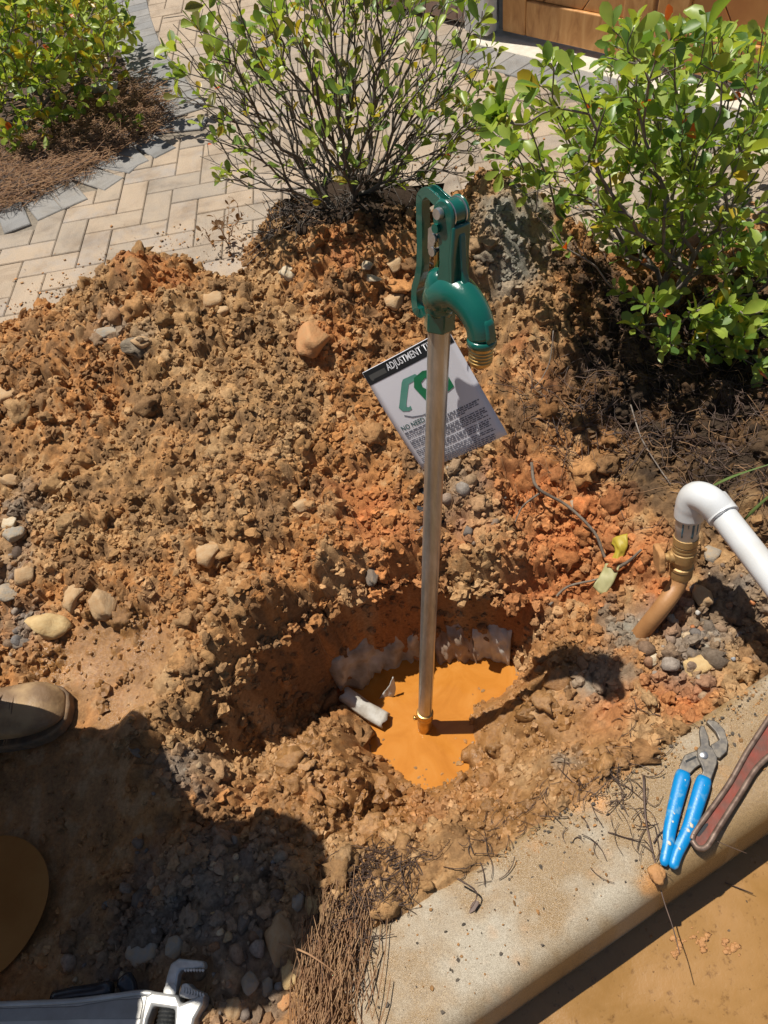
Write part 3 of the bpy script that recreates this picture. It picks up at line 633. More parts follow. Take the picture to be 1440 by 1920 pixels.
o = MB().box(G0 + gd_ * -.12 + gn * .10 - GZ * .05, gd_ * 2.4, -gn * .35, GZ * .028).build('gate_sill', M['sill'], None, False, bevel=.004); tag(o, 'pale concrete strip under the wooden gate', 'sill')
M['white_paint'] = simple('white_metal', (.72, .72, .71), (.66, .66, .65), 12, .4)
M['jamb'] = simple('grey_jamb', (.09, .10, .11), (.12, .13, .14), 20, .6)
dsp = empty('downspout', G0 - gd_ * .1); sd, _ = gsz(930, 30); sd0, _ = gsz(880, 30)
wd = (sd - sd0) * .86
MB().box(G0 + gd_ * (sd - wd) + gn * .06 - GZ * .01, gd_ * wd, -gn * .075, GZ * 1.6).build('pipe', M['white_paint'], dsp, False, bevel=.012)
MB().box(G0 + gd_ * (sd - wd) + gn * .062 + GZ * .9 - gd_ * .004, gd_ * (wd + .008), -gn * .079, GZ * .03).build('strap', M['white_paint'], dsp, False, bevel=.002)
tag(dsp, 'white square downspout standing between the stone pillar and the gate', 'downspout')
o = MB().box(G0 + gd_ * (sd + .004) - gn * .01, gd_ * (-sd - .008), -gn * .09, GZ * 1.6).build('gate_jamb', M['jamb'], None, False, bevel=.003); tag(o, 'dark grey gate post beside the white downspout', 'post')
pl = empty('stone_pillar', G0 - gd_ * .4)
SMb = [simple('pillar_stone_a', (.46, .40, .33), (.34, .29, .23), 22, .9, bmp=.006, bscale=45), simple('pillar_stone_b', (.36, .24, .15), (.26, .17, .1), 22, .9, bmp=.006, bscale=45), simple('pillar_stone_c', (.44, .33, .28), (.36, .26, .22), 22, .9, bmp=.006, bscale=45)]
zc = -.01
for rr_ in range(9):
    hh = RNG.uniform(.13, .18); x0 = sd - wd - .012
    for wdt, mi in ((.085, 1), (RNG.uniform(.3, .38), 0), (.3, 2 if rr_ % 2 else 0)):
        MB().box(G0 + gd_ * (x0 - wdt) - gn * RNG.uniform(.0, .012) + GZ * zc, gd_ * (wdt - .008), -gn * .3, GZ * (hh - .008)).build('stone_block', SMb[mi if rr_ else 2], pl, True, bevel=.01); x0 -= wdt
    zc += hh
MB().box(G0 + gd_ * (sd - wd - .76) - gn * .03, gd_ * .74, -gn * .25, GZ * zc).build('mortar', simple('mortar', (.3, .27, .23), (.24, .21, .18), 60, .95), pl, False)
tag(pl, 'rough tan stone pillar behind the bare middle shrub', 'pillar')

# clods hanging over the rim of the hole
rim_px = [(425, 1285), (470, 1215), (520, 1190), (560, 1165), (620, 1135), (680, 1105), (740, 1095), (800, 1090), (850, 1095), (900, 1105), (950, 1120), (985, 1130)]
rim = smooth_path([hit_base(*q_) for q_ in rim_px], 60); nr_ = 260; ii = RNG.integers(0, 60, nr_); Pr = rim[ii] + RNG.normal(0, .012, (nr_, 3)) * np.array([1, 1, .6]); Rr = .004 * (6.0 ** (RNG.random(nr_) ** 1.6)); Pr[:, 2] -= Rr * .2
Vr = np.einsum('kij,knj->kni', rotm(nr_), np.stack(CB)[RNG.integers(0, len(CB), nr_)] * RNG.uniform(.7, 1.1, (nr_, 1, 3)) * Rr[:, None, None]) + Pr[:, None]; nvb = len(CB[0])
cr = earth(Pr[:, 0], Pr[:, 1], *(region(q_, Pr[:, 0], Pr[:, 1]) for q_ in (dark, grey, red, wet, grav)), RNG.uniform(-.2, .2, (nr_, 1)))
tag(link('rim_clods', np_mesh('rim_clods', Vr.reshape(-1, 3), (IT2[None] + (np.arange(nr_) * nvb)[:, None, None]).reshape(-1, 3), False, np.repeat(cr, nvb, 0), np.full(nr_ * nvb, .2)), M['clod']), 'crumbly clods hanging over the rim of the hole', 'soil', kind='stuff')
# grit on kerb, road, paving and floating in the water
def grit(name, label, pts_fn, n, r0, r1, cols):
    P = np.array([pts_fn() for _ in range(n)]); R_ = r0 * (r1 / r0) ** (RNG.random(n) ** 1.8); P[:, 2] += R_ * .25; S = RNG.uniform(.6, 1.1, (n, 3)) * np.array([1, 1, .6])
    sh_ = np.stack(CS)[RNG.integers(0, len(CS), n)] * S[:, None] * R_[:, None, None]; V_ = sh_ + P[:, None]; nv = len(CS[0])
    c = np.array(cols)[RNG.integers(0, len(cols), n)] * RNG.uniform(.7, 1.2, (n, 1))
    me = np_mesh(name, V_.reshape(-1, 3), (IT0[None] + (np.arange(n) * nv)[:, None, None]).reshape(-1, 3), False, np.repeat(c, nv, 0), np.full(n * nv, .3)); tag(link(name, me, M['clod']), label, 'grit', kind='stuff')
def on_kerb():
    u, v_ = RNG.uniform(K_START + .02, .8), RNG.uniform(.02, .165) ** 1.0
    if RNG.random() < .6: v_ = .165 - abs(RNG.normal(0, .03)); u = RNG.uniform(.15, .75)
    p = KO + KD * u + KN * v_; return [p[0], p[1], .0025]
def on_road():
    p = KO + KD * RNG.uniform(0, .9) - KN * RNG.uniform(.03, .5); return [p[0], p[1], ROADZ]
def on_pave():
    q_ = [(60, 590), (200, 520), (330, 470), (420, 500), (480, 470), (130, 560), (800, 340), (950, 340), (1050, 400)][RNG.integers(0, 9)]; p = at_z(*q_, 0); return [p[0] + RNG.normal(0, .1), p[1] + abs(RNG.normal(0, .09)), .002]
grit('kerb_grit', 'crumbs of wet soil scattered over the kerb', on_kerb, 900, .0008, .0035, [(.3, .16, .06), (.4, .2, .07), (.1, .08, .06)])
grit('road_grit', 'fine dark grit lying on the wet road', on_road, 260, .0008, .003, [(.12, .08, .05), (.3, .16, .06), (.4, .2, .07)])
grit('paving_grit', 'soil crumbs spilled on the paving beside the heap', on_pave, 900, .0012, .006, [(.43, .25, .11), (.46, .22, .08), (.25, .16, .09)])
def on_water():
    q_ = [(860, 1440), (832, 1458), (718, 1437), (775, 1455), (870, 1420), (700, 1400), (900, 1300), (690, 1350), (880, 1400), (800, 1470)][RNG.integers(0, 10)]; p = at_z(*q_, WZ); return [p[0] + RNG.normal(0, .012), p[1] + RNG.normal(0, .012), WZ - .001]
grit('floating_mud', 'bits of mud breaking the surface of the orange water', on_water, 110, .0012, .006, [(.4, .2, .07), (.3, .17, .07)])
# ------------------------------------------------------------------ yard hydrant
M['green'] = simple('green_enamel', (.004, .085, .062), (.006, .10, .074), 20, .22, coat=.6, bmp=.0002, bscale=500)
q, t, b = mat('galvanised'); v = coords(t); mp = nd(t, 'ShaderNodeMapping'); mp.inputs['Scale'].default_value = (1, 1, .06); t.links.new(v, mp.inputs['Vector'])
n1 = noise_n(t, mp.outputs[0], 160, 4, .6); n2 = noise_n(t, v, 9, 5, .6); r1 = ramp(t, n1.outputs['Fac'], [(.25, (.40, .40, .38)), (.55, (.50, .50, .48)), (.8, (.60, .60, .58))]); r2 = ramp(t, n2.outputs['Fac'], [(.35, (.82, .78, .70)), (.6, (1, 1, 1))])
mx = nd(t, 'ShaderNodeMix', data_type='RGBA', blend_type='MULTIPLY'); mx.inputs['Factor'].default_value = 1; t.links.new(r1.outputs[0], mx.inputs[6]); t.links.new(r2.outputs[0], mx.inputs[7]); t.links.new(mx.outputs[2], b.inputs['Base Color'])
b.inputs['Metallic'].default_value = .7; b.inputs['Roughness'].default_value = .28; bump(t, b, n1.outputs['Fac'], .2, .0004); M['galv'] = q
M['brass'] = simple('brass', (.62, .42, .16), (.48, .30, .10), 60, .28, metal=.9, rough2=.45)
M['brass_dirty'] = simple('muddy_brass', (.46, .30, .12), (.42, .24, .09), 70, .5, metal=.35, bmp=.0006, bscale=300)
M['steel'] = simple('zinc_steel', (.60, .60, .60), (.45, .44, .42), 120, .35, metal=.9)
PD = .030
PT = at_d(824, 610, F * PD / 43.4); PB = at_d(796, 1362, F * PD / 25.2); AX = PT - PB; AX /= np.linalg.norm(AX)
print('pipe', PT, PB)
sp_az = math.radians(-60); h0 = np.array([math.cos(sp_az), math.sin(sp_az), 0]); HX = h0 - AX * (h0 @ AX); HX /= np.linalg.norm(HX); HY = np.cross(AX, HX)
def hl(x, y, z): return PT + HX * x * .93 + HY * y * .82 + AX * z
hyd = empty('yard_hydrant', PB)
tag(hyd, 'green cast iron yard hydrant on a galvanised pipe standing in the muddy hole', 'hydrant')
Lp = np.linalg.norm(PT - PB)
MB().lathe([(PD / 2, .035), (PD / 2, Lp + .01)], PB, AX, 32).build('pipe', M['galv'], hyd, auto=40)
bb = PD / 2
vb = MB().lathe([(bb * .75, -.02), (bb * .98, -.012), (bb * 1.0, .0), (bb * 1.06, .008), (bb * 1.06, .034), (bb * 1.18, .037), (bb * 1.24, .041), (bb * 1.18, .045), (bb * 1.12, .048), (bb * 1.22, .052), (bb * 1.26, .056), (bb * 1.18, .06), (bb * 1.0, .061)], PB, AX, 32)
vbo = vb.build('valve_body', M['brass'], hyd, auto=40)
lft = -EX - AX * (-EX @ AX); lft /= np.linalg.norm(lft)
MB().lathe([(.0048, .012), (.0048, .021), (.0056, .0215), (.0056, .024), (.003, .0255)], PB + AX * .036, lft, 14).build('drain_port', M['brass'], vbo)
# casting: collar, body and spout, yoke
S_ = 1.0
hx = [(.0212 * math.cos(a_), .0212 * math.sin(a_)) for a_ in np.linspace(math.radians(30), math.radians(390), 6, endpoint=False)]
MB().prism(hx, PT, HX, HY, AX, -.004, .024).build('collar', M['green'], hyd, False, bevel=.0025)
bd = MB()
sp = smooth_path([hl(-.008, 0, .03), hl(.008, 0, .047), hl(.032, 0, .055), hl(.056, 0, .047), hl(.074, 0, .031), hl(.081, 0, .012)], 30)
rs = np.interp(np.linspace(0, 1, 30), [0, .15, .35, .6, .85, 1], [.0205, .0245, .0232, .0198, .0176, .0166])
bd.tube(sp, rs, 24)
bd.lathe([(.0185, .018), (.0205, .024), (.0212, .04), (.0205, .056), (.0165, .07), (.008, .077)], PT, AX, 24)
body = bd.build('spout', M['green'], hyd, True)
MB().lathe([(.0168, -.001), (.0184, .001), (.0186, .0055), (.0175, .008)], hl(.0813, 0, .012), -AX, 24).build('spout_lip', M['green'], body)
MB().prism([(.070, .036), (.080, .046), (.094, .038), (.1, .020), (.1005, .0115), (.09, .0115)], hl(0, -.009, 0), HX * .93, AX, HY * .82, 0, .018).build('boss', M['green'], body, True, bevel=.003, auto=40)
nz = [(.0138, 0)]
for k in range(4): nz += [(.0138, .006 + k * .0045), (.0152, .0075 + k * .0045), (.0152, .009 + k * .0045), (.0138, .0105 + k * .0045)]
nz += [(.0135, .0262), (.0105, .0265), (.0105, .01)]
MB().lathe(nz, hl(.0815, 0, .0045), -AX, 24).build('hose_thread', M['brass'], hyd, auto=30)
# yoke: front web with rib, two cheeks
yk = MB(); ZP = .146; YX = .014
for sy in (-1, 1):
    pts = [(-.012, .045), (.022, .05), (.0165, .10), (.0185, .135)] + [(.0185 * math.cos(a_), ZP + .0185 * math.sin(a_)) for a_ in np.linspace(0, math.pi, 10)] + [(-.0175, ZP - .012), (-.007, .118), (-.004, .09)]
    yk.prism(pts, hl(YX, sy * .0145 - .003, 0), HX * .93, AX, HY * .82, 0, .006)
yk.prism([(.006, .045), (.026, .05), (.0205, .10), (.0205, .138), (.0125, .138), (.0105, .10)], hl(YX, -.0172, 0), HX * .93, AX, HY * .82, 0, .0344)
yko = yk.build('yoke', M['green'], hyd, True, bevel=.003, auto=40)
MB().prism([(.019, .05), (.047, .054), (.036, .07), (.0275, .09), (.0225, .125), (.0195, .13)], hl(YX, -.006, 0), HX * .93, AX, HY * .82, 0, .012).build('rib', M['green'], yko, True, bevel=.0025, auto=40)
MB().lathe([(.0155, -.008), (.0155, .008)], hl(YX, 0, ZP), HY, 28).build('pivot_drum', M['green'], hyd, auto=40)
for sy in (-1, 1):
    MB().lathe([(.017, 0), (.017, .0016)], hl(YX, sy * .0099 - (.0 if sy > 0 else .0), ZP), HY * sy, 24).build('washer', M['steel'], hyd, auto=40)
MB().lathe([(.0062, -.0215), (.0068, -.0175), (.0068, -.0150), (.005, -.0148), (.005, .0148), (.0068, .0150), (.0068, .019), (.0058, .0205)], hl(YX - .003, 0, ZP + .003), HY, 16).build('pivot_bolt', M['steel'], hyd, auto=40)
for (x, z, mt_) in ((-.0085, ZP - .0155, M['green']), (-.0135, .102, M['steel']), (-.0125, .118, M['steel'])):
    MB().lathe([(.0055, -.0185), (.0055, -.015), (.003, -.0148), (.003, .0148), (.0055, .015), (.0055, .0185)], hl(YX + x, 0, z), HY, 12).build('bolt', mt_, hyd, auto=40)
MB().tube([hl(-.009, 0, .06), hl(-.009, 0, .12)], .0045, 12).build('lift_rod', M['brass'], hyd)
for sy in (-1, 1):
    MB().prism([(-.018, .098), (-.008, .098), (-.004, .12), (-.010, .128), (-.018, .122)], hl(0, sy * .0095 - .001, 0), HX * .93, AX, HY * .82, 0, .002).build('link_plate', M['steel'], hyd, False)
# handle: flanged lever, over the top and down the back
hp = smooth_path([hl(YX - .004, 0, ZP + .004), hl(-.008, 0, ZP + .01), hl(-.024, 0, ZP + .015), hl(-.034, 0, ZP + .010), hl(-.038, 0, ZP), hl(-.036, 0, ZP - .045), hl(-.036, 0, .072), hl(-.04, 0, .052), hl(-.046, 0, .034), hl(-.042, 0, .014), hl(-.033, 0, .008), hl(-.027, 0, .012)], 60)
P_, T_, U_, W_ = rows_frame(hp); tt_ = np.linspace(0, 1, 60)
wdt = np.interp(tt_, [0, .1, .3, .75, .85, 1], [.008, .0072, .0066, .0066, .009, .0066]); thk = np.interp(tt_, [0, .2, .4, .75, .86, 1], [.006, .005, .0045, .0045, .006, .004])
hb_ = MB(); V_ = []
for i in range(60):
    n_ = np.cross(HY, T_[i]); n_ /= np.linalg.norm(n_)
    for (a_, c_) in ((-1, -1), (1, -1), (1, 1), (.62, 1), (.62, -.1), (-.62, -.1), (-.62, 1), (-1, 1)):
        V_.append(hp[i] + HY * wdt[i] * a_ + n_ * thk[i] * c_ * (1.25 if c_ > 0 else 1))
k8 = 8
hb_.add(V_, [(i * k8 + j, i * k8 + (j + 1) % k8, (i + 1) * k8 + (j + 1) % k8, (i + 1) * k8 + j) for i in range(59) for j in range(k8)] + [tuple(range(k8))[::-1], tuple(59 * k8 + j for j in range(k8))])
hb_.build('handle', M['green'], hyd, True, bevel=.0015, auto=35)
wr = smooth_path([hl(-.048, .012, .07), hl(-.04, .03, .06), hl(-.02, .034, .045), hl(.0, .026, .02), hl(.004, .024, -.012)], 24)
MB().tube(wr, .0006, 6).build('tag_wire', M['steel'], hyd)

# ------------------------------------------------------------------ instruction card hanging behind the pipe
CA, CB_, CD_ = at_d(679, 699, 1.065), at_d(838, 614, .985), at_d(812, 873, 1.112)
cu = CB_ - CA; cwid = np.linalg.norm(cu); cu /= cwid; cv = CD_ - CA; cv -= cu * (cv @ cu) * 1.0; chgt = np.linalg.norm(cv); cv /= chgt; cn = np.cross(cv, cu)
if cn @ (CAM - CA) < 0: cn = -cn
print('card', cwid, chgt)
def cpt(s_, t_, o_=0.0):
    """s_, t_ in 0..1 across and down the card, o_ metres off its face; the card bows a little"""
    bow = .004 * math.sin(math.pi * t_) * (1 - s_) + .003 * math.sin(math.pi * s_)
    return CA + cu * cwid * s_ + cv * chgt * t_ + cn * (bow + o_)
M['card'] = simple('coated_card', (.90, .89, .93), (.88, .87, .92), 10, .2); M['ink_black'] = simple('ink_black', (.012, .014, .016), None, 10, .4); M['ink_white'] = simple('ink_white', (.8, .8, .82), None, 10, .5)
M['ink_grey'] = simple('ink_grey', (.075, .075, .07), None, 10, .5); M['ink_text'] = simple('ink_text', (.16, .16, .19), None, 10, .6); M['ink_green'] = simple('ink_green', (.01, .15, .06), (.012, .17, .07), 60, .4); M['ink_pale'] = simple('ink_pale_green', (.09, .27, .21), (.11, .29, .23), 60, .4); M['ink_head'] = simple('ink_heading', (.03, .10, .09), None, 10, .5)
_t = M['card'].node_tree; _tl = _t.nodes.new('ShaderNodeBsdfTranslucent'); _tl.inputs['Color'].default_value = (.72, .70, .74, 1); _mx = _t.nodes.new('ShaderNodeMixShader'); _mx.inputs['Fac'].default_value = .3
_out = [n_ for n_ in _t.nodes if n_.type == 'OUTPUT_MATERIAL'][0]; _t.links.new(_t.nodes['Principled BSDF'].outputs[0], _mx.inputs[1]); _t.links.new(_tl.outputs[0], _mx.inputs[2]); _t.links.new(_mx.outputs[0], _out.inputs['Surface'])
card = empty('instruction_card', CA); tag(card, 'white printed instruction card with black header hanging behind the hydrant pipe', 'card')
def sheet(name, s0, s1, t0, t1, o_, mt, par, n=12, thick=0):
    V = [cpt(s0 + (s1 - s0) * i / n, t0 + (t1 - t0) * j / n, o_) for j in range(n + 1) for i in range(n + 1)]
    Fc = [(j * (n + 1) + i, j * (n + 1) + i + 1, (j + 1) * (n + 1) + i + 1, (j + 1) * (n + 1) + i) for j in range(n) for i in range(n)]
    mb = MB(); mb.add(V, Fc)
    if thick:
        k = (n + 1) ** 2; mb.v.append(np.array(V) - cn * thick); mb.n += k
        bf = [tuple(k + x for x in f[::-1]) for f in Fc]; mb.f += bf; mb.mi += [0] * len(bf)
        ring = [i for i in range(n)] + [j * (n + 1) + n for j in range(n)] + [n * (n + 1) + i for i in range(n, 0, -1)] + [j * (n + 1) for j in range(n, 0, -1)]
        sd_ = [(ring[i], k + ring[i], k + ring[(i + 1) % len(ring)], ring[(i + 1) % len(ring)]) for i in range(len(ring))]; mb.f += sd_; mb.mi += [0] * len(sd_)
    return mb.build(name, mt, par, True)
sheet('paper', 0, 1, 0, 1, 0, M['card'], card, 16, .0006)
hd = sheet('header', .004, .996, .004, .125, .0004, M['ink_black'], card)
def flat_poly(name, pts, o_, mt, par):
    mb = MB(); n = len(pts); mb.add([cpt(a_, b_, o_) for a_, b_ in pts] + [cpt(a_, b_, o_ - .0003) for a_, b_ in pts], [tuple(range(n)), tuple(range(2 * n - 1, n - 1, -1))]); return mb.build(name, mt, par, False)
def text(name, body_, s0, t0, wid, hgt, o_, mt, par, off=.02):
    cu_ = bpy.data.curves.new(name, 'FONT'); cu_.body = body_; cu_.size = 1; cu_.offset = off; cu_.resolution_u = 2
    ob = bpy.data.objects.new(name, cu_); COL.objects.link(ob); dg = bpy.context.evaluated_depsgraph_get(); me = bpy.data.meshes.new_from_object(ob.evaluated_get(dg)); COL.objects.unlink(ob); bpy.data.objects.remove(ob)
    co = np.array([v_.co[:] for v_ in me.vertices]); x0, x1, y0, y1 = co[:, 0].min(), co[:, 0].max(), co[:, 1].min(), co[:, 1].max()
    for v_ in me.vertices:
        a_ = (v_.co.x - x0) / (x1 - x0); b_ = (v_.co.y - y0) / (y1 - y0); v_.co = Vector(cpt(s0 + wid * a_, t0 - hgt * b_, o_))
    me.materials.clear(); return link(name, me, mt, par)
text('lettering', 'ADJUSTMENT TIPS', .27, .103, .55, .08, .0007, M['ink_white'], hd, .012)
for k in range(8): flat_poly('worn_logo', [(.06 + k * .03, .1 - .0 * k), (.082 + k * .03, .1), (.082 + k * .03, .045), (.06 + k * .03, .045)], .0007, M['ink_grey'], hd) if k in (0,) else None
flat_poly('worn_logo', [(.05, .09), (.25, .09), (.25, .045), (.05, .045)], .0006, M['ink_grey'], hd)
text('heading', 'NO NEED TO DIG', .06, .60, .52, .045, .0005, M['ink_head'], card, .015)
def outline(pts): return pts
flat_poly('pale_handle', [(.16, .40), (.19, .37), (.33, .22), (.36, .20), (.50, .205), (.53, .25), (.39, .255), (.36, .285), (.26, .39), (.24, .42), (.26, .43), (.285, .425), (.28, .455), (.24, .46), (.18, .44)], .0005, M['ink_pale'], card)
flat_poly('green_head', [(.42, .30), (.47, .23), (.58, .21), (.70, .24), (.78, .30), (.78, .44), (.70, .455), (.62, .44), (.60, .40), (.66, .37), (.63, .30), (.57, .27), (.51, .29), (.50, .33), (.58, .43), (.60, .475), (.56, .50), (.50, .485), (.46, .44)], .0007, M['ink_green'], card)
flat_poly('throw_arrow', [(.17, .475), (.24, .515), (.34, .538), (.44, .54), (.44, .547), (.34, .546), (.235, .524), (.165, .483)], .0005, M['ink_text'], card)
y_ = .62
ln = MB(); rr_ = random.Random(5)
for L_ in range(20):
    if L_ in (4, 9, 13): y_ += .016
    s_ = .06; end = rr_.uniform(.62, .96) if L_ % 4 == 3 else rr_.uniform(.88, .955)
    while s_ < end:
        w_ = rr_.uniform(.012, .055); hh = .0095 if L_ not in (0, 5, 10) else .012
        ln.add([cpt(s_, y_, .0005), cpt(min(s_ + w_, end), y_, .0005), cpt(min(s_ + w_, end), y_ + hh, .0005), cpt(s_, y_ + hh, .0005)], [(3, 2, 1, 0)]); s_ += w_ + .009
    y_ += .0172
tag(ln.build('fine_print', M['ink_text'], card, False), kind='stuff')

# ------------------------------------------------------------------ white pipe, brass valve and brown riser
M['pvc'] = simple('white_pvc', (.62, .63, .63), (.55, .54, .51), 14, .3, lo=.45, hi=.75, bmp=.0002, bscale=300); M['pvc_in'] = simple('pvc_adapter', (.66, .64, .58), (.55, .48, .36), 40, .4)
M['mudpipe'] = simple('mud_stained_pipe', (.40, .20, .075), (.30, .14, .05), 18, .5, bmp=.0006, bscale=200)
M['primer'] = simple('blue_primer', (.04, .12, .16), (.08, .16, .2), 60, .4); M['mud_orange'] = simple('caked_mud', (.44, .22, .08), (.36, .17, .06), 60, .7, bmp=.002, bscale=200)
W0 = hit(1192, 1192); W0[2] -= .03
W1, W2, W3 = at_z(1240, 1140, .0), at_z(1268, 1100, .025), at_z(1276, 1080, .04)
W4 = at_z(1292, 968, .175); wa = W4 - W3; wl = np.linalg.norm(wa); wa /= wl
wl_o = empty('water_line', W0); tag(wl_o, 'white plastic pipe elbow on a brass valve and mud brown riser', 'pipe')
MB().tube(smooth_path([W0, W1, W2, W3 + wa * .004], 22), .0165, 18).build('riser', M['mudpipe'], wl_o)
st = MB(); st.lathe([(.0195, 0), (.0205, .004), (.0205, .018), (.019, .02), (.0215, .0215), (.0215, .027), (.0185, .029), (.0185, .04), (.022, .043), (.0225, .062), (.0205, .064), (.0215, .066), (.0215, .07), (.0205, .072), (.0215, .074), (.0215, .079), (.0205, .08), (.022, .082), (.022, wl * .68), (.018, wl * .69)], W3, wa, 22)
vo = st.build('valve', M['brass_dirty'], wl_o, auto=35)
ld_ = -EX - wa * (-EX @ wa); ld_ = ld_ / np.linalg.norm(ld_)
MB().lathe([(.012, .012), (.012, .026), (.0085, .028), (.0085, .036)], W3 + wa * .05, ld_, 16).build('bonnet', M['brass_dirty'], vo, auto=35)
hw = MB(); hc = W3 + wa * .05 + ld_ * .038
hv = wa * .75 + FW * .66; hv -= ld_ * (hv @ ld_); hv /= np.linalg.norm(hv); hu = np.cross(ld_, hv)
ov = [(.026 * math.cos(a_) * (1 + .14 * math.cos(4 * a_)), .021 * math.sin(a_) * (1 + .14 * math.cos(4 * a_))) for a_ in np.linspace(0, 6.283, 32, endpoint=False)]
hw.prism(ov, hc, hv, hu, ld_, 0, .012); hw.build('valve_handle', M['mud_orange'], vo, True, bevel=.003, auto=40)
MB().lathe([(.0185, wl * .64), (.0205, wl * .66), (.0205, wl * .78), (.0215, wl * .79), (.0215, wl + .01), (.02, wl + .012)], W3, wa, 24).build('adapter', M['pvc_in'], wl_o, auto=35)
rv = CAM - W4; rv -= wa * (rv @ wa); rv /= np.linalg.norm(rv); rs_ = np.cross(wa, rv)
for (aa, ww, z0, z1) in ((-.35, .0016, .75, 1.0), (.5, .0022, .75, 1.02), (.9, .0016, .8, 1.0), (.1, .001, .9, 1.0)):
    dd = rv * math.cos(aa) + rs_ * math.sin(aa); MB().tube(smooth_path([W3 + wa * wl * z1 + dd * .0212, W3 + wa * wl * (z0 + z1) / 2 + dd * .0212, W3 + wa * wl * z0 + dd * .0204], 8), ww, 6).build('primer_stain', M['primer'], wl_o)
E1, E2, E3, E4 = W4 - wa * .002, W4 + wa * .045, at_z(1352, 962, .222), at_z(1440, 1075, .215)
ep = smooth_path([E1, W4 + wa * .02, W4 + wa * .042 + (E3 - W4) * .12, (E2 + E3) * .5 + np.array([0, .0, .012]), E3], 24)
MB().tube(ep, np.interp(np.linspace(0, 1, 24), [0, .25, .3, .8, .82, 1], [.0255, .0255, .0262, .0262, .0265, .0265]), 28).build('elbow', M['pvc'], wl_o)
pd_ = E4 - E3; pd_ /= np.linalg.norm(pd_)
MB().tube([E3 - pd_ * .02, E3, E3 + pd_ * .3, E3 + pd_ * .7], .0225, 28).build('pipe', M['pvc'], wl_o)
MB().tube([E3 - pd_ * .028, E3 - pd_ * .026, E3 + pd_ * .008, E3 + pd_ * .009], [.024, .027, .027, .0235], 28).build('socket', M['pvc'], wl_o, auto=40)
for k in range(3):
    MB().tube(smooth_path([ep[10] + np.array([-.004 + .006 * k, 0, .0262]) + EX * .004 * k, ep[10] + EX * (.008 + .004 * k) + np.array([-.004 + .006 * k, 0, .0262])], 4), .0004, 4).build('moulded_mark', M['ink_text'], wl_o)

# ------------------------------------------------------------------ pliers and pipe wrench on the kerb
def zp(x, y, z): return at_z(1140 + x / 3.84, 1320 + y / 3.84, z)
M['blue_grip'] = simple('blue_grip', (.0, .2, .48), (.16, .34, .46), 70, .38, lo=.56, hi=.74, bmp=.0003, bscale=300); M['tool_steel'] = simple('tool_steel', (.13, .12, .11), (.24, .21, .17), 120, .38, metal=.7, rough2=.6); M['paint_spot'] = simple('pale_mud_spot', (.55, .56, .52), (.5, .42, .28), 80, .7)
KZ = np.array([0, 0, 1.0])
plr = empty('pliers', zp(690, 368, .004)); tag(plr, 'tongue and groove pliers with blue dipped handles lying on the kerb', 'pliers')
def traced(nm, pts, z0, z1, mt, par, bev=.0015, conv=zp):
    W_ = [conv(x, y, (z0 + z1) / 2) for x, y in pts]; o = np.array([W_[0][0], W_[0][1], 0]); pl_ = [(p_[0] - o[0], p_[1] - o[1]) for p_ in W_]
    a_ = sum(pl_[i][0] * pl_[(i + 1) % len(pl_)][1] - pl_[(i + 1) % len(pl_)][0] * pl_[i][1] for i in range(len(pl_)))
    if a_ < 0: pl_ = pl_[::-1]
    return MB().prism(pl_, o, (1, 0, 0), (0, 1, 0), KZ, z0, z1).build(nm, mt, par, True, bevel=bev, auto=40)
zk = .004
traced('jaw', [(735, 300), (800, 262), (772, 205), (706, 135), (718, 115), (778, 130), (835, 190), (862, 280), (852, 350), (800, 398), (772, 385), (755, 350)], zk, zk + .009, M['tool_steel'], plr)
tg = traced('tongue', [(500, 492), (590, 505), (625, 468), (668, 440), (690, 420), (680, 330), (640, 338), (600, 350), (548, 372), (523, 425)], zk, zk + .008, M['tool_steel'], plr)
traced('slot', [(555, 408), (562, 422), (640, 386), (632, 372)], zk + .0075, zk + .0086, M['ink_black'], tg, 0)
traced('lever', [(668, 522), (738, 556), (782, 432), (786, 392), (752, 322), (727, 300), (722, 240), (692, 165), (665, 155), (655, 200), (665, 300), (640, 332), (645, 392), (670, 442), (682, 480)], zk + .0085, zk + .0155, M['tool_steel'], plr)
MB().lathe([(.0065, 0), (.0065, .0015), (.004, .003)], zp(690, 368, zk + .0155), KZ, 18).build('rivet', M['steel'], plr, auto=40)
h1 = smooth_path([zp(x, y, z) for x, y, z in ((547, 488, .012), (512, 620, .012), (472, 780, .012), (443, 920, .011), (432, 1020, .010), (400, 1165, .009))], 30)
h2 = smooth_path([zp(x, y, z) for x, y, z in ((698, 528, .0155), (648, 690, .0145), (592, 870, .0125), (552, 960, .012), (495, 1080, .010), (464, 1185, .009))], 30)
for h_ in (h1, h2):
    g = MB().tube(h_, np.interp(np.linspace(0, 1, 30), [0, .03, .1, .6, .93, .98, 1], [.0098, .0118, .0124, .0098, .0080, .0070, .004]), 16, flat=.72).build('grip', M['blue_grip'], plr)
    for f_ in (.12, .22, .42, .5, .78):
        i_ = int(f_ * 29) ; c_ = h_[i_] + np.array([RNG.uniform(-.003, .003), RNG.uniform(-.003, .003), .0079 * (1 - .25 * f_)])
        bl = lump(IV1, int(f_ * 100), .4, 1.2); MB().add(bl * np.array([.0028, .0036, .0010]) * RNG.uniform(.6, 1.1) + c_, IT1).build('mud_spot', M['paint_spot'], g)
M['red_wrench'] = simple('rusty_red_paint', (.20, .035, .018), (.11, .045, .03), 40, .55, bmp=.0006, bscale=220, rough2=.75); M['worn_iron'] = simple('worn_iron', (.24, .17, .13), (.12, .075, .055), 70, .5, metal=.5, bmp=.0004)
pw = empty('pipe_wrench', zp(680, 960, .004)); tag(pw, 'rusty red pipe wrench handle lying on the kerb beside the blue pliers', 'wrench')
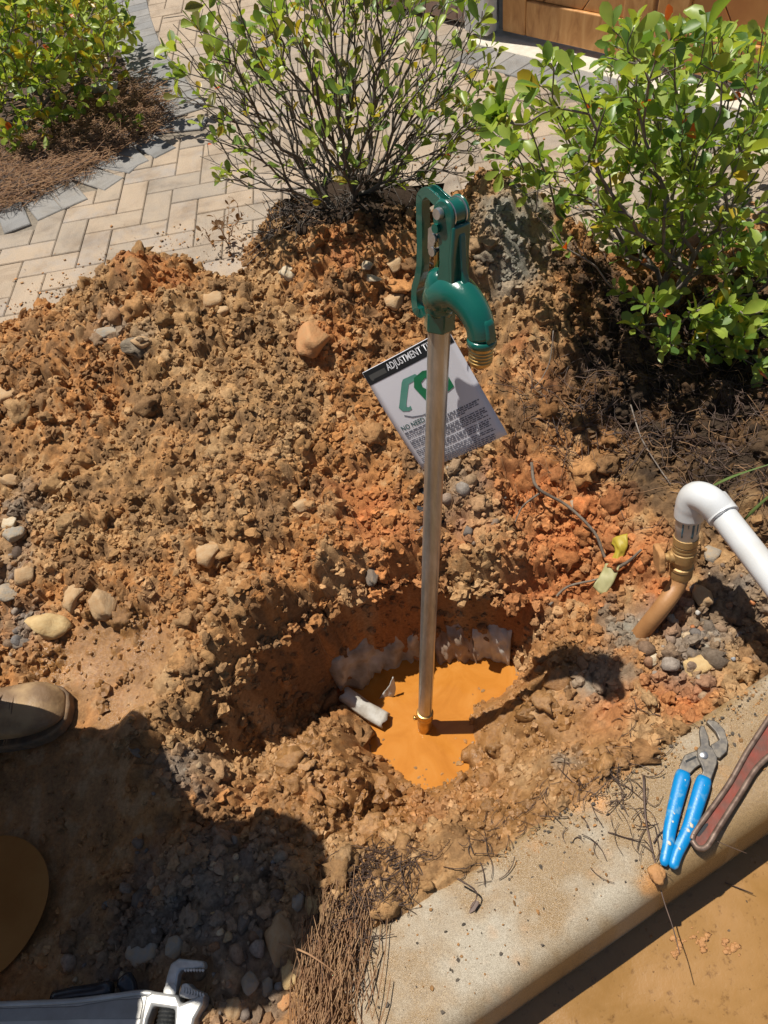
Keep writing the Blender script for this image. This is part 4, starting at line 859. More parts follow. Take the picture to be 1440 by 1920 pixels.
wo = [(600, 985), (607, 945), (640, 895), (700, 820), (860, 590), (1000, 345), (1152, 110), (1400, -270), (1560, -130), (1330, 230), (1152, 385), (1062, 478), (960, 640), (800, 890), (742, 990), (715, 1030), (680, 1045), (635, 1035)]
traced('handle', wo, .003, .0145, M['red_wrench'], pw, .003)
for ed in ([(604, 975), (612, 945), (640, 898), (860, 592), (1000, 347), (1152, 112), (1400, -268)], [(1540, -130), (1330, 225), (1152, 380), (1058, 476), (956, 640), (796, 890), (738, 988), (712, 1024), (680, 1040), (640, 1030), (604, 980)]):
    MB().tube(smooth_path([zp(x, y, .0155) for x, y in ed], 40), .0046, 10).build('flange', M['worn_iron'], pw)
traced('hang_hole', [(640, 948), (652, 922), (700, 862), (718, 856), (722, 870), (690, 915), (655, 955)], .0146, .0152, M['ink_black'], pw, 0)
traced('head', [(1400, -270), (1480, -420), (1640, -480), (1700, -330), (1560, -130)], .003, .026, M['red_wrench'], pw, .003)
traced('hook_jaw', [(1540, -440), (1600, -620), (1760, -640), (1800, -540), (1720, -520), (1680, -420)], .006, .024, M['worn_iron'], pw, .003)

# ------------------------------------------------------------------ silver wrench in the corner
def zw(x, y, z): return at_z(x / 3.273, 1740 + y / 3.273, z)
M['alu'] = simple('cast_aluminium', (.50, .49, .46), (.40, .385, .36), 30, .42, metal=.55, bmp=.0004, bscale=260, rough2=.55)
M['jaw_steel'] = simple('jaw_steel', (.62, .61, .58), (.45, .44, .41), 60, .4, metal=.6, rough2=.6); M['knurl'] = simple('knurled_nut', (.05, .05, .05), (.09, .09, .085), 300, .4, metal=.7, bmp=.001, bscale=700)
aw = empty('pipe_wrench', zw(1000, 500, 0)); tag(aw, 'silver aluminium pipe wrench lying on gravel at the picture corner', 'wrench')
ZA = -.012
traced('handle', [(-900, 500), (-300, 468), (0, 455), (400, 440), (700, 405), (850, 386), (950, 392), (965, 430), (925, 480), (900, 560), (880, 640), (400, 650), (0, 650), (-900, 690)], ZA, ZA + .026, M['alu'], aw, .006, zw)
traced('web', [(-880, 530), (0, 492), (480, 480), (520, 470), (700, 440), (870, 430), (880, 470), (860, 560), (500, 560), (0, 575), (-880, 620)], ZA + .0255, ZA + .0275, simple('alu_recess', (.32, .31, .29), (.25, .24, .22), 25, .5, metal=.45, bmp=.0004), aw, .001, zw)
MB().tube(smooth_path([zw(x, y, ZA + .028) for x, y in ((-880, 505), (0, 468), (400, 452), (700, 418), (850, 398), (940, 405))], 30), .004, 8).build('flange', M['alu'], aw)
traced('housing', [(915, 420), (960, 392), (1110, 412), (1130, 470), (1270, 405), (1268, 470), (1215, 560), (1200, 640), (1090, 640), (1095, 500), (960, 480), (930, 560), (915, 640), (880, 640), (900, 500)], ZA + .002, ZA + .034, M['alu'], aw, .004, zw)
traced('heel_jaw', [(1115, 410), (1135, 345), (1165, 340), (1200, 375), (1262, 400), (1258, 450), (1180, 440), (1120, 425)], ZA + .004, ZA + .03, M['jaw_steel'], aw, .002, zw)
for k in range(8):
    traced('tooth', [(1122 + k * 17, 372 + k * 5.2), (1130 + k * 17, 360 + k * 5.2), (1136 + k * 17, 378 + k * 5.2), (1130 + k * 17, 400 + k * 4)], ZA + .0295, ZA + .033, M['jaw_steel'], aw, 0, zw)
nc = zw(1030, 560, ZA + .016); na = zw(1045, 500, ZA + .016) - zw(1020, 640, ZA + .016); na /= np.linalg.norm(na)
kn = MB(); prf = [(.012, -.03)]
for k in range(10): prf += [(.0165, -.028 + k * .0052), (.0145, -.0255 + k * .0052)]
kn.lathe(prf + [(.012, .0235)], nc, na, 26).build('adjusting_nut', M['knurl'], aw, auto=30)
traced('hook_jaw', [(1005, 470), (1020, 380), (1035, 300), (1060, 220), (1110, 190), (1260, 205), (1268, 250), (1120, 262), (1105, 290), (1090, 400), (1080, 480)], ZA + .008, ZA + .028, M['jaw_steel'], aw, .003, zw)
for k in range(7): traced('tooth', [(1130 + k * 18, 258), (1139 + k * 18, 272), (1148 + k * 18, 258), (1139 + k * 18, 250)], ZA + .026, ZA + .03, M['jaw_steel'], aw, 0, zw)
MB().lathe([(.010, 0), (.010, .002), (.0075, .003)], zw(1045, 385, ZA + .028), KZ, 20).build('pin', M['jaw_steel'], aw, auto=40)
M['black_grip'] = simple('black_grip', (.02, .02, .024), (.035, .035, .04), 40, .25)
bt = empty('black_handled_tool', zw(640, 400, -.01)); tag(bt, 'black handled hand tool half hidden behind the silver wrench', 'tool')
MB().tube(smooth_path([zw(330, 440, -.008), zw(480, 410, -.004), (zw(600, 395, 0)), zw(690, 372, .0)], 16), np.interp(np.linspace(0, 1, 16), [0, .9, 1], [.012, .013, .009]), 14).build('handle', M['black_grip'], bt)
MB().tube(smooth_path([zw(800, 410, -.006), zw(785, 350, -.002), zw(750, 295, .002)], 12), np.interp(np.linspace(0, 1, 12), [0, .85, 1], [.013, .013, .008]), 14).build('handle', M['black_grip'], bt)
# ------------------------------------------------------------------ shrubs
def leaf_mat(name, c1, c2, tr, gloss=.38):
    q, t, b = mat(name); g = t.nodes.new('ShaderNodeNewGeometry'); n = noise_n(t, g.outputs['Position'], 26, 3, .6)
    r = ramp(t, n.outputs['Fac'], [(.32, c1), (.68, c2)]); t.links.new(r.outputs[0], b.inputs['Base Color']); b.inputs['Roughness'].default_value = gloss; b.inputs['Specular IOR Level'].default_value = .5
    tl = t.nodes.new('ShaderNodeBsdfTranslucent'); tl.inputs['Color'].default_value = (*tr, 1)
    mx = t.nodes.new('ShaderNodeMixShader'); mx.inputs['Fac'].default_value = .38
    out = [n_ for n_ in t.nodes if n_.type == 'OUTPUT_MATERIAL'][0]
    t.links.new(b.outputs[0], mx.inputs[1]); t.links.new(tl.outputs[0], mx.inputs[2]); t.links.new(mx.outputs[0], out.inputs['Surface']); return q
LM = [leaf_mat('leaf_green', (.10, .185, .03), (.17, .27, .05), (.34, .5, .04)), leaf_mat('leaf_deep', (.05, .11, .025), (.09, .17, .035), (.18, .33, .03)), leaf_mat('leaf_lime', (.25, .35, .05), (.36, .44, .08), (.55, .65, .05)),
      leaf_mat('leaf_yellow', (.42, .36, .03), (.5, .32, .025), (.6, .45, .02)), leaf_mat('leaf_red', (.55, .07, .012), (.6, .16, .02), (.7, .12, .01)), leaf_mat('leaf_olive', (.16, .15, .03), (.2, .2, .04), (.25, .25, .03)), leaf_mat('leaf_dry', (.16, .085, .035), (.24, .14, .06), (.2, .1, .03), .7)]
def leaf_verts(kind):
    r = np.random.default_rng(kind); rows = [0, .16, .4, .66, .88, 1.0]; wd = [.04, .17, .33, .42, .30, .03]; V = []; cup = r.uniform(.05, .5); cur = r.uniform(-.4, .85); tw = r.uniform(-.7, .7)
    for y, w_ in zip(rows, wd):
        for sx in (-1, 0, 1):
            V.append((sx * w_ * .62, y, cup * w_ * abs(sx) - cur * y * y * .4 + tw * sx * w_ * y * .4))
    Fc = [(i * 3 + j, i * 3 + j + 1, (i + 1) * 3 + j + 1, (i + 1) * 3 + j) for i in range(5) for j in range(2)]
    return np.array(V), np.array(Fc)
LV = [leaf_verts(i)[0] for i in range(6)]; LF = leaf_verts(0)[1]
LMESH = {}
def leaf_mesh(kind, mi):
    if (kind, mi) not in LMESH:
        me = np_mesh('leaf', LV[kind], LF, True); me.materials.append(LM[mi]); LMESH[kind, mi] = me
    return LMESH[kind, mi]
BARK = simple('shrub_bark', (.13, .105, .085), (.24, .2, .165), 60, .9, bmp=.0008, bscale=300); BARK_D = simple('dark_bark', (.05, .04, .032), (.10, .085, .07), 60, .9, bmp=.0008, bscale=300)
BARK_G = simple('grey_bark', (.085, .07, .058), (.17, .145, .12), 60, .9, bmp=.0008, bscale=300)
def grow(base, tips, seed, jitter=.012, k_path=.3, droop=0.0, r_tip=.0011, pw_=.39):
    r = np.random.default_rng(seed); P = [np.asarray(base, float)]; par = [-1]; L = [0.0]; chains = []
    tips = sorted(tips, key=lambda t_: np.linalg.norm(t_ - base)); tipn = []
    for tp in tips:
        A_ = np.array(P); d = np.linalg.norm(A_ - tp, axis=1); out = ((tp - A_) * (A_ - P[0])).sum(1) / (d * (np.linalg.norm(A_ - P[0], axis=1) + 1e-6))
        c = d + k_path * np.array(L) + np.where(out < .35, .15, 0) * (np.linalg.norm(A_ - P[0], axis=1) > .02); n0 = int(np.argmin(c)); d0 = d[n0]; k = max(2, int(d0 / .04)); ch = [n0]
        g = A_[n0] - A_[par[n0]] if par[n0] >= 0 else np.array([tp[0] - base[0], tp[1] - base[1], .3 * d0]); g = g / (np.linalg.norm(g) + 1e-9) * d0 * .35
        for j in range(1, k + 1):
            u = j / k; p = A_[n0] * (1 - u) ** 2 + 2 * u * (1 - u) * (A_[n0] + g) + u * u * tp
            if j < k: p = p + r.normal(0, jitter, 3) * min(1, d0 * 4)
            P.append(p); par.append(ch[-1]); L.append(L[ch[-1]] + np.linalg.norm(p - P[ch[-1]])); ch.append(len(P) - 1)
        chains.append(ch); tipn.append(ch[-1])
    cnt = np.zeros(len(P))
    for t_ in tipn:
        n = t_
        while n >= 0: cnt[n] += 1; n = par[n]
    P = np.array(P); return P, chains, r_tip * np.maximum(cnt, 1) ** pw_, tipn, par
def shrub(name, label, base, tips, seed, pal, nleaf, lsize, bark, spread=(.5, 1.25), along=.0, r_tip=.0011, upw=.55, skip=0.0, kp=.3, bare=(), rball=False):
    r = np.random.default_rng(seed + 1); root = empty(name, base); tag(root, label, 'shrub')
    nb_ = {tuple(np.round(b_, 5)) for b_ in bare}; P, chains, rad, tipn, par = grow(np.asarray(base), list(tips) + list(bare), seed, r_tip=r_tip, k_path=kp)
    mb = MB()
    for ch in chains:
        rr_ = rad[ch].copy(); rr_[0] = min(rr_[0], rr_[1] * 1.15)
        mb.tube(P[ch], rr_, 5 if rr_.max() > .003 else 4, cap=False)
    mb.build('branches', bark, root)
    if rball:
        c_ = np.asarray(base) + np.array([-.02, .0, -.02]); V_ = lump(IV2, 401, .55, 2.6); V_ = V_ * np.array([.19, .12, .085]) + c_
        cl_ = np.tile(np.array([[.045, .03, .02]]), (len(V_), 1)); link('root_ball', np_mesh('root_ball', V_, IT2, True, cl_, np.zeros(len(V_))), M['clod'], root)
        rt = MB()
        for k in range(700):
            d_ = r.normal(size=3); d_ /= np.linalg.norm(d_); d_[2] = abs(d_[2]) * .9 - .1; p0 = c_ + d_ * np.array([.19, .12, .085]); t_ = r.normal(size=3) * .03; t_[2] -= .01; rt.tube(smooth_path([p0, p0 + d_ * .015 + t_ * .5, p0 + d_ * .012 + t_ * 1.4], 5), r.uniform(.0006, .0015), 3, cap=False)
        tag(rt.build('root_tangle', bark, root), kind='stuff')
    leaves = []
    def whorl(p, ax, n, ls):
        ax = ax / (np.linalg.norm(ax) + 1e-9); a0 = np.array([1, 0, 0.]) if abs(ax[0]) < .8 else np.array([0, 1., 0]); u = np.cross(ax, a0); u /= np.linalg.norm(u); w_ = np.cross(ax, u); ph = r.uniform(0, 6.28)
        for i in range(n):
            a_ = ph + i * 2.4; sp_ = r.uniform(*spread); d = ax * math.cos(sp_) + (u * math.cos(a_) + w_ * math.sin(a_)) * math.sin(sp_); d[2] += .12; d /= np.linalg.norm(d)
            nrm = np.array([0, 0, 1.]) * upw + ax * (1 - upw) + r.normal(0, .35, 3); nrm -= d * (nrm @ d); nrm /= np.linalg.norm(nrm); s_ = ls * r.uniform(.4, 1.2)
            leaves.append((p - ax * r.uniform(0, .02) + d * .004, np.cross(d, nrm), d, nrm, s_, int(r.integers(0, 6)), int(r.choice(len(pal[0]), p=pal[1]))))
    for t_ in tipn:
        if r.random() < skip or tuple(np.round(P[t_], 5)) in nb_: continue
        whorl(P[t_], P[t_] - P[par[t_]] + np.array([0, 0, .01]), int(r.integers(nleaf[0], nleaf[1] + 1)), lsize * r.uniform(.8, 1.15))
    if along:
        for ch in chains:
            for n in ch[-4:-1]:
                if r.random() < along: whorl(P[n], P[n] - P[par[n]], int(r.integers(1, 3)), lsize * .85)
    def show(l):
        x, y, d = to_px(l[0]); return (0 if (-40 < x < 1480 and -40 < y < 1960) else 1, d / l[4])
    leaves.sort(key=show); fv, ff, fm = [], [], []; o = 0; print(name, len(leaves), len(tipn))
    for i, (p, sx, d, nr, s_, kd, mi) in enumerate(leaves):
        mi = pal[0][mi]
        if i < 300 and show(leaves[i])[0] == 0:
            mt = Matrix(((sx[0] * s_, d[0] * s_, nr[0] * s_, p[0]), (sx[1] * s_, d[1] * s_, nr[1] * s_, p[1]), (sx[2] * s_, d[2] * s_, nr[2] * s_, p[2]), (0, 0, 0, 1)))
            link('leaf', leaf_mesh(kd, mi), None, root, mt)
        else:
            fv.append(p + s_ * (LV[kd][:, :1] * sx + LV[kd][:, 1:2] * d + LV[kd][:, 2:] * nr)); ff.append(LF + o); fm += [mi] * len(LF); o += len(LV[kd])
    if fv:
        me = np_mesh('foliage', np.vstack(fv), np.vstack(ff), True, midx=fm)
        for q_ in LM: me.materials.append(q_)
        tag(link('foliage', me, None, root), kind='stuff')
    return root
def tips_in(polys, n, yr, seed, zmin=.05, zmax=1.4):
    """tips spread through a volume: picture outline and a range of distances"""
    r = np.random.default_rng(seed); out = []; tries = 0
    areas = np.array([p_[4] for p_ in polys], float); areas /= areas.sum()
    while len(out) < n and tries < n * 60:
        tries += 1; q_ = polys[r.choice(len(polys), p=areas)]; a_ = r.uniform(0, 6.283); rr_ = math.sqrt(r.random())
        x, y = q_[0] + q_[2] * rr_ * math.cos(a_), q_[1] + q_[3] * rr_ * math.sin(a_)
        P = at_y(x, y, r.uniform(*yr))
        gz = float(soil_h(P[0], P[1])) if (GX[0] < P[0] < GX[-1] and P[1] < 2.2) else 0
        if max(zmin, gz + .04) < P[2] < zmax: out.append(P)
    return out
# middle shrub: bare twigs below, leaves only at the tips
mb_ = hit(655, 400); mb_[2] -= .02
bare_ = tips_in([(600, 200, 230, 140, 2), (760, 220, 170, 130, 1.5), (500, 280, 150, 80, 1), (650, 120, 250, 120, 1.5), (880, 200, 80, 100, .6), (650, 330, 180, 50, .8)], 620, (mb_[1] - .2, mb_[1] + .35), 22, .1, .95)
tm = tips_in([(600, 330, 200, 50, .7), (800, 300, 130, 60, .6), (560, 60, 260, 130, 3), (700, 80, 240, 150, 3), (420, 130, 120, 100, 1.5), (850, 170, 90, 110, 1.2), (480, 250, 130, 90, 1.0), (850, 250, 80, 60, .5), (640, -60, 300, 120, 2.2), (700, 220, 140, 90, .8), ], 620, (mb_[1] - .22, mb_[1] + .42), 21, .12, 1.05)
shrub('shrub', 'sparse twiggy shrub with few leaves standing behind the soil heap', mb_, tm, 5, ([0, 2, 5, 3, 4, 1], [.30, .40, .18, .06, .010, .05]), (2, 5), .036, BARK_G, along=.05, r_tip=.0009, skip=.48, kp=.75, bare=bare_, rball=True)
# right shrub: larger glossy leaves, dense
rb_ = hit(1270, 640); rb_[2] -= .02; rb_[1] += .08
tr_ = tips_in([(1300, 230, 170, 130, 3), (1380, 360, 120, 160, 3), (1180, 300, 150, 120, 2), (1100, 180, 110, 90, 1.3), (1020, 300, 100, 110, 1.5), (1060, 420, 80, 50, .6), (960, 220, 50, 60, .4), (1280, 460, 180, 120, 3), (1400, 560, 90, 120, 2.2), (1190, 480, 90, 70, .9), (1420, 650, 60, 80, .9), (1250, 80, 120, 60, 1.2), (1400, 130, 80, 80, 1.2)], 480, (rb_[1] - .14, rb_[1] + .6), 33, .08, 1.05)
tr_ += tips_in([(1390, 640, 80, 90, 1.5), (1290, 610, 110, 70, 1.2), (1410, 740, 50, 60, .6)], 60, (1.02, 1.3), 35, .06, .6)
tr_ += [at_y(x, y, Y_) for x, y, Y_ in ((985, 365, 1.42), (1200, 440, 1.3), (1160, 385, 1.35), (1410, 655, 1.16), (1395, 700, 1.15), (1270, 630, 1.3), (1225, 690, 1.22), (1330, 640, 1.22))]
shrub('shrub', 'dense leafy shrub with broad glossy green leaves beside the hydrant', rb_, tr_, 9, ([0, 2, 1, 3, 4], [.42, .48, .075, .018, .007]), (4, 7), .041, BARK, along=.14, r_tip=.0011, kp=.6)
# yellow-green shrub across the path
lb_ = at_z(75, 215, 0.0)
tl_ = tips_in([(80, 60, 130, 90, 3), (40, 180, 110, 90, 2.4), (150, 130, 90, 80, 1.8), (200, 40, 60, 60, 1), (60, -60, 190, 90, 2), (30, 260, 70, 40, .6), (-60, 120, 80, 140, 1)], 520, (lb_[1] - .45, lb_[1] + .55), 44, .05, 1.0)
shrub('shrub', 'yellow green shrub in the pine straw bed across the paved path', lb_, tl_, 13, ([0, 2, 3, 1, 4], [.20, .56, .17, .068, .002]), (4, 7), .047, BARK, along=.3)
for k, (x, y) in enumerate(((35, 268 + 16), (68, 284), (268, 228), (225, 232))):
    P = at_z(x, y, .03); lab = ['lowest', 'second lowest'][k] if k < 2 else ['right hand', 'left hand'][k - 2]
    sp_o = shrub('sprout', ['yellow green sprout in pine straw nearest the frame edge', 'bright green sprout in pine straw below the yellow green shrub', 'leafy sprout at the tip of the pine straw bed', 'small pale sprout near the tip of the pine straw bed'][k], P - np.array([0, 0, .05]), [P + RNG.normal(0, .012, 3) for _ in range(3)], 70 + k, ([2, 3, 0], [.6, .2, .2]), (4, 6), .034, BARK)
    sp_o['category'] = 'sprout'
# evergreen with scale-like sprays at the corner
eg = at_y(1500, 150, 2.75); eg[2] = 0; er = empty('evergreen', eg); tag(er, 'dark green feathery evergreen at the corner beside the gate', 'tree')
MB().tube([eg, eg + np.array([0, 0, .9])], [.025, .01], 8).build('trunk', BARK, er)
ev = MB(); rg = np.random.default_rng(8)
for k in range(230):
    z_ = rg.uniform(.05, 1.05); a_ = rg.uniform(0, 6.283); R_ = .30 * (1 - .35 * z_) * rg.uniform(.75, 1.0); c = eg + np.array([math.cos(a_) * R_, math.sin(a_) * R_, z_]); d = np.array([math.cos(a_), math.sin(a_), rg.uniform(.1, .8)]); d /= np.linalg.norm(d); sd_ = np.cross(d, [0, 0, 1.]) * math.cos(rg.uniform(-.6, .6)) + np.array([0, 0, 1]) * rg.uniform(-.4, .4)
    L_ = rg.uniform(.07, .12); ev.tube([c - d * .1, c, c + d * L_], [.0016, .0018, .0008], 3, cap=False)
    for j in range(9):
        u = j / 9; s_ = 1 if j % 2 else -1; p = c - d * .02 + d * L_ * u; q_ = p + (d * .6 + sd_ * s_ * .8) * (.04 * (1 - u * .7)); ev.tube([p, (p + q_) / 2 + d * .003, q_], [.0022, .0026, .0008], 3, cap=False)
        for i in range(2): p2 = p + (q_ - p) * (.4 + .3 * i); ev.tube([p2, p2 + (d * .9 + sd_ * s_ * (.2 - .5 * i)) * .014], [.0022, .0008], 3, cap=False)
tag(ev.build('crown', leaf_mat('evergreen_leaf', (.02, .06, .018), (.04, .10, .025), (.05, .14, .02), .6), er), kind='stuff')

# ------------------------------------------------------------------ pine straw, roots, twigs
ST_A = simple('pine_straw', (.26, .13, .06), (.40, .24, .12), 40, .75); ST_D = simple('dark_straw', (.05, .032, .024), (.13, .075, .05), 40, .6)
def needles(n, place, ln, r_, dirf, lift=.012, curve=.02, seed=1, seg=4):
    rg = np.random.default_rng(seed); mb = MB(); a3 = np.linspace(0, 6.283, 3, endpoint=False); VV = []; FF = []; o = 0
    base = np.array([(i * 3 + j, i * 3 + (j + 1) % 3, (i + 1) * 3 + (j + 1) % 3, (i + 1) * 3 + j) for i in range(seg) for j in range(3)])
    for k in range(n):
        p, zf = place(rg); d = dirf(rg); L_ = rg.uniform(*ln); bend = rg.normal(0, curve); sd_ = np.array([-d[1], d[0], 0]); lf = rg.uniform(0, lift); tilt = rg.normal(0, .22)
        pts = []
        for u in np.linspace(-.5, .5, seg + 1):
            q_ = p + d * L_ * u + sd_ * bend * (1 - 4 * u * u); q_[2] = zf(q_[0], q_[1]) + .002 + lf + tilt * L_ * u * (1 if tilt * u > 0 else .2); pts.append(q_)
        pts = np.array(pts); rr_ = r_ * rg.uniform(.6, 1.2); U_ = np.array([0, 0, 1.]); W_ = sd_
        V_ = (pts[:, None, :] + rr_ * (np.cos(a3)[None, :, None] * U_ + np.sin(a3)[None, :, None] * W_)).reshape(-1, 3); VV.append(V_); FF.append(base + o); o += len(V_)
    return np.vstack(VV), np.vstack(FF)
def straw(name, label, mat_, *a, **k):
    V, Fc = needles(*a, **k); return tag(link(name, np_mesh(name, V, Fc, True), mat_), label, 'straw', kind='stuff')
sh = lambda x, y: float(soil_h(x, y)); flat0 = lambda x, y: .0
def pl_px(pts, zf, spread):
    W_ = [at_z(x, y, 0.0) for x, y in pts]
    def f(rg):
        i = rg.integers(0, len(W_)); p = W_[i] + np.r_[rg.normal(0, spread, 2), 0]; return p, zf
    return f
anyd = lambda rg: (lambda a_: np.array([math.cos(a_), math.sin(a_), 0]))(rg.uniform(0, 6.283))
def dird(px0, px1, sg):
    a, b_ = at_z(*px0, 0), at_z(*px1, 0); a0 = math.atan2(b_[1] - a[1], b_[0] - a[0])
    return lambda rg: (lambda a_: np.array([math.cos(a_), math.sin(a_), 0]))(a0 + rg.normal(0, sg))
def kz(x, y):
    u, vv = kerb_uv(x, y); return max(sh(x, y), .001 if (u > K_START and -.01 < vv < .17) else -1)
straw('pine_straw', 'bundle of brown pine straw spilling over the end of the kerb', ST_A, 170, pl_px([(620, 1760), (610, 1810), (625, 1840), (640, 1800), (590, 1870), (640, 1870), (610, 1910), (655, 1770)], kz, .022), (.1, .2), .0009, dird((640, 1700), (610, 1920), .2), lift=.016, curve=.012, seed=2)
straw('dark_straw', 'dark wet pine needles tangled along the back of the kerb', ST_D, 260, pl_px([(640, 1640), (680, 1650), (720, 1630), (660, 1690), (700, 1680), (640, 1720), (760, 1600), (690, 1610), (660, 1740), (640, 1790)], kz, .02), (.03, .10), .0008, anyd, lift=.009, curve=.012, seed=3)
straw('needle_litter', 'scattered wet needles and bark bits on the muddy kerb edge', ST_D, 170, pl_px([(1130, 1420), (1180, 1380), (1050, 1500), (950, 1540), (1180, 1470), (1100, 1480), (1230, 1340), (1150, 1540), (900, 1590), (1010, 1480), (1200, 1560)], kz, .03), (.015, .05), .0008, anyd, lift=.006, curve=.006, seed=4)
bedpts = [(40, 350), (100, 330), (150, 300), (200, 270), (240, 245), (270, 225), (60, 300), (130, 260), (20, 390), (200, 220), (250, 190), (0, 330), (160, 200), (-40, 380)]
mbed = MB(); bp = [at_z(x, y, 0) for x, y in bed_px]
mbed.add([np.r_[p_[:2], .004] for p_ in bp] + [np.array([-4.5, 9, .004]), np.array([-4.5, 2.3, .004])], [tuple(range(len(bp) + 2))[::-1]])
tag(mbed.build('mulch_bed', simple('mulch', (.05, .03, .02), (.11, .065, .04), 60, .95, bmp=.01, bscale=120), None, False), kind='structure')
def bedplace(rg):
    while True:
        i = rg.integers(0, len(bedpts)); p = at_z(*bedpts[i], 0) + np.r_[rg.normal(0, .13, 2), 0]
        if in_bed(p[:2]) or (dist_curve(p[:2], bedc) < .05): return p, lambda x, y: .006
straw('bed_straw', 'reddish brown pine straw covering the bed by the path', ST_A, 2600, bedplace, (.1, .2), .0011, anyd, lift=.035, curve=.02, seed=6)
straw('bed_litter', 'dark leaf litter under the straw in the bed', ST_D, 1200, bedplace, (.08, .16), .0011, anyd, lift=.03, curve=.02, seed=16)
heap_px = [(520, 780), (540, 830), (500, 860), (650, 700), (330, 1010), (420, 1100), (540, 1190), (650, 1130), (260, 1090), (830, 900), (880, 840), (930, 730), (960, 900), (1080, 900), (560, 900), (1000, 640), (430, 880), (600, 560)]
def hp_place(rg):
    i = rg.integers(0, len(heap_px)); p = hit_base(*heap_px[i]) + np.r_[rg.normal(0, .06, 2), 0]; return p, sh
straw('root_hairs', 'fine dry roots poking out of the soil heap', ST_A, 220, hp_place, (.02, .08), .0006, anyd, lift=.012, curve=.012, seed=7)
dk_px = [(1180, 640), (1250, 720), (1330, 780), (1400, 850), (1200, 820), (1120, 740), (1060, 780), (1380, 930), (1300, 880), (1150, 560), (1240, 600), (1400, 700), (640, 400), (590, 420), (700, 400), (1100, 830), (1420, 780)]
def dk_place(rg):
    i = rg.integers(0, len(dk_px)); p = hit_base(*dk_px[i]) + np.r_[rg.normal(0, .06, 2), 0]; return p, sh
straw('leaf_litter', 'dark twigs and needles littering the topsoil under the shrub', ST_D, 700, dk_place, (.03, .1), .001, anyd, lift=.02, curve=.015, seed=8)
straw('dry_litter', 'pale dry needles on the topsoil under the shrub', ST_A, 130, dk_place, (.03, .11), .0008, anyd, lift=.025, curve=.015, seed=9)
# dead leaves on the topsoil
dv, df, o_ = [], [], 0; rg = np.random.default_rng(12)
for k in range(240):
    p, _ = dk_place(rg); s_ = rg.uniform(.012, .03); rm_ = rotm(1)[0]; V_ = LV[k % 6] * s_ @ rm_.T * np.array([1, 1, .6]) + np.array([p[0], p[1], sh(p[0], p[1]) + .008]); dv.append(V_); df.append(LF + o_); o_ += len(V_)
tag(link('dead_leaves', np_mesh('dead_leaves', np.vstack(dv), np.vstack(df)), LM[6]), 'brown dead leaves on the dark topsoil under the shrub', 'leaves', kind='stuff')
ROOT = simple('root_bark', (.10, .075, .055), (.19, .15, .11), 80, .8, bmp=.0008, bscale=250)
def stick(name, label, pts, r_, lift, mat_=ROOT, cat='root', branch=()):
    r0, r1 = r_
    W_ = [hit(x, y) + np.array([0, 0, l_]) for (x, y), l_ in zip(pts, lift)]; mb = MB(); pp = smooth_path(W_, 26); mb.tube(pp, np.linspace(r0, r1, 26), 7, noise=.0006)
    o = mb.build(name, mat_, None); tag(o, label, cat)
    for bp_, br, bl in branch:
        V_ = [hit(x, y) + np.array([0, 0, l_]) for (x, y), l_ in zip(bp_, bl)]; MB().tube(smooth_path(V_, 14), np.linspace(br, br * .5, 14), 6).build('side_root', mat_, o)
    return o
stick('root', 'forked dark root arching over red soil right of the hydrant pipe', [(995, 895), (1005, 945), (1060, 975), (1110, 1020), (1130, 1060), (1150, 1078)], (.0035, .0032), (.05, .05, .045, .04, .03, .02), branch=[([(1010, 950), (980, 965), (965, 985)], .0025, (.045, .03, .01)), ([(1150, 1078), (1175, 1065), (1200, 1040)], .0045, (.02, .02, .012))])
stick('root', 'thin dark root crossing the bank above the hole', [(1030, 1140), (1060, 1110), (1110, 1095), (1150, 1085)], (.003, .002), (.006, .012, .012, .008))
stick('root', 'pale bent root hanging beside the brass nozzle', [(1036, 640), (1030, 690), (1015, 720), (1000, 735)], (.0012, .0008), (.03, .02, .012, .006), BARK)
stick('root', 'thin root on the topsoil left of the white elbow', [(1180, 770), (1200, 830), (1230, 880), (1255, 915)], (.0016, .0012), (.012, .015, .014, .01), BARK)
stick('twig', 'thin upright root hanging from the rim at the back of the hole', [(955, 1130), (930, 1170)], (.0012, .0008), (.01, .05))
stick('twig', 'long thin twig lying over the pine straw onto the kerb', [(528, 1770), (600, 1800), (680, 1865), (735, 1905)], (.0016, .001), (.02, .035, .03, .03), ST_A, 'twig')
stick('twig', 'short curved dark stem with a shrivelled leaf on the kerb', [(860, 1655), (890, 1675), (895, 1690), (885, 1710)], (.0014, .001), (.036, .036, .036, .036), ST_D, 'twig')
def kstick(label, pts, r_, z=.004, mat_=ST_D):
    o = MB().tube(smooth_path([at_z(x, y, z) for x, y in pts], 20), np.linspace(r_, r_ * .5, 20), 6).build('twig', mat_, None); return tag(o, label, 'twig')
kstick('black forked twig standing beside the blue pliers handle', [(1207, 1455), (1210, 1530), (1222, 1590), (1232, 1630)], .0022, .006)
kstick('thin twig curved under both pliers handles', [(1225, 1580), (1245, 1558), (1300, 1562), (1400, 1600)], .0011, .005)
kstick('twig pointing at the forked twig on the muddy kerb', [(1140, 1560), (1170, 1570), (1200, 1578)], .0012, .003)
kstick('thin twig running down from the mud lump to the road', [(1232, 1640), (1245, 1690), (1262, 1740), (1275, 1790)], .0013, -.02)
kstick('thin twig lying on the wet road', [(1360, 1655), (1412, 1675)], .001, ROADZ + .004)
P = at_z(1232, 1640, .006); o = MB().add(lump(IV2, 77, .4, 1.6) * np.array([.011, .013, .007]) + P, IT2).build('mud_lump', M['mud_orange'], None); tag(o, 'orange lump of mud at the end of the blue pliers handle', 'mud')
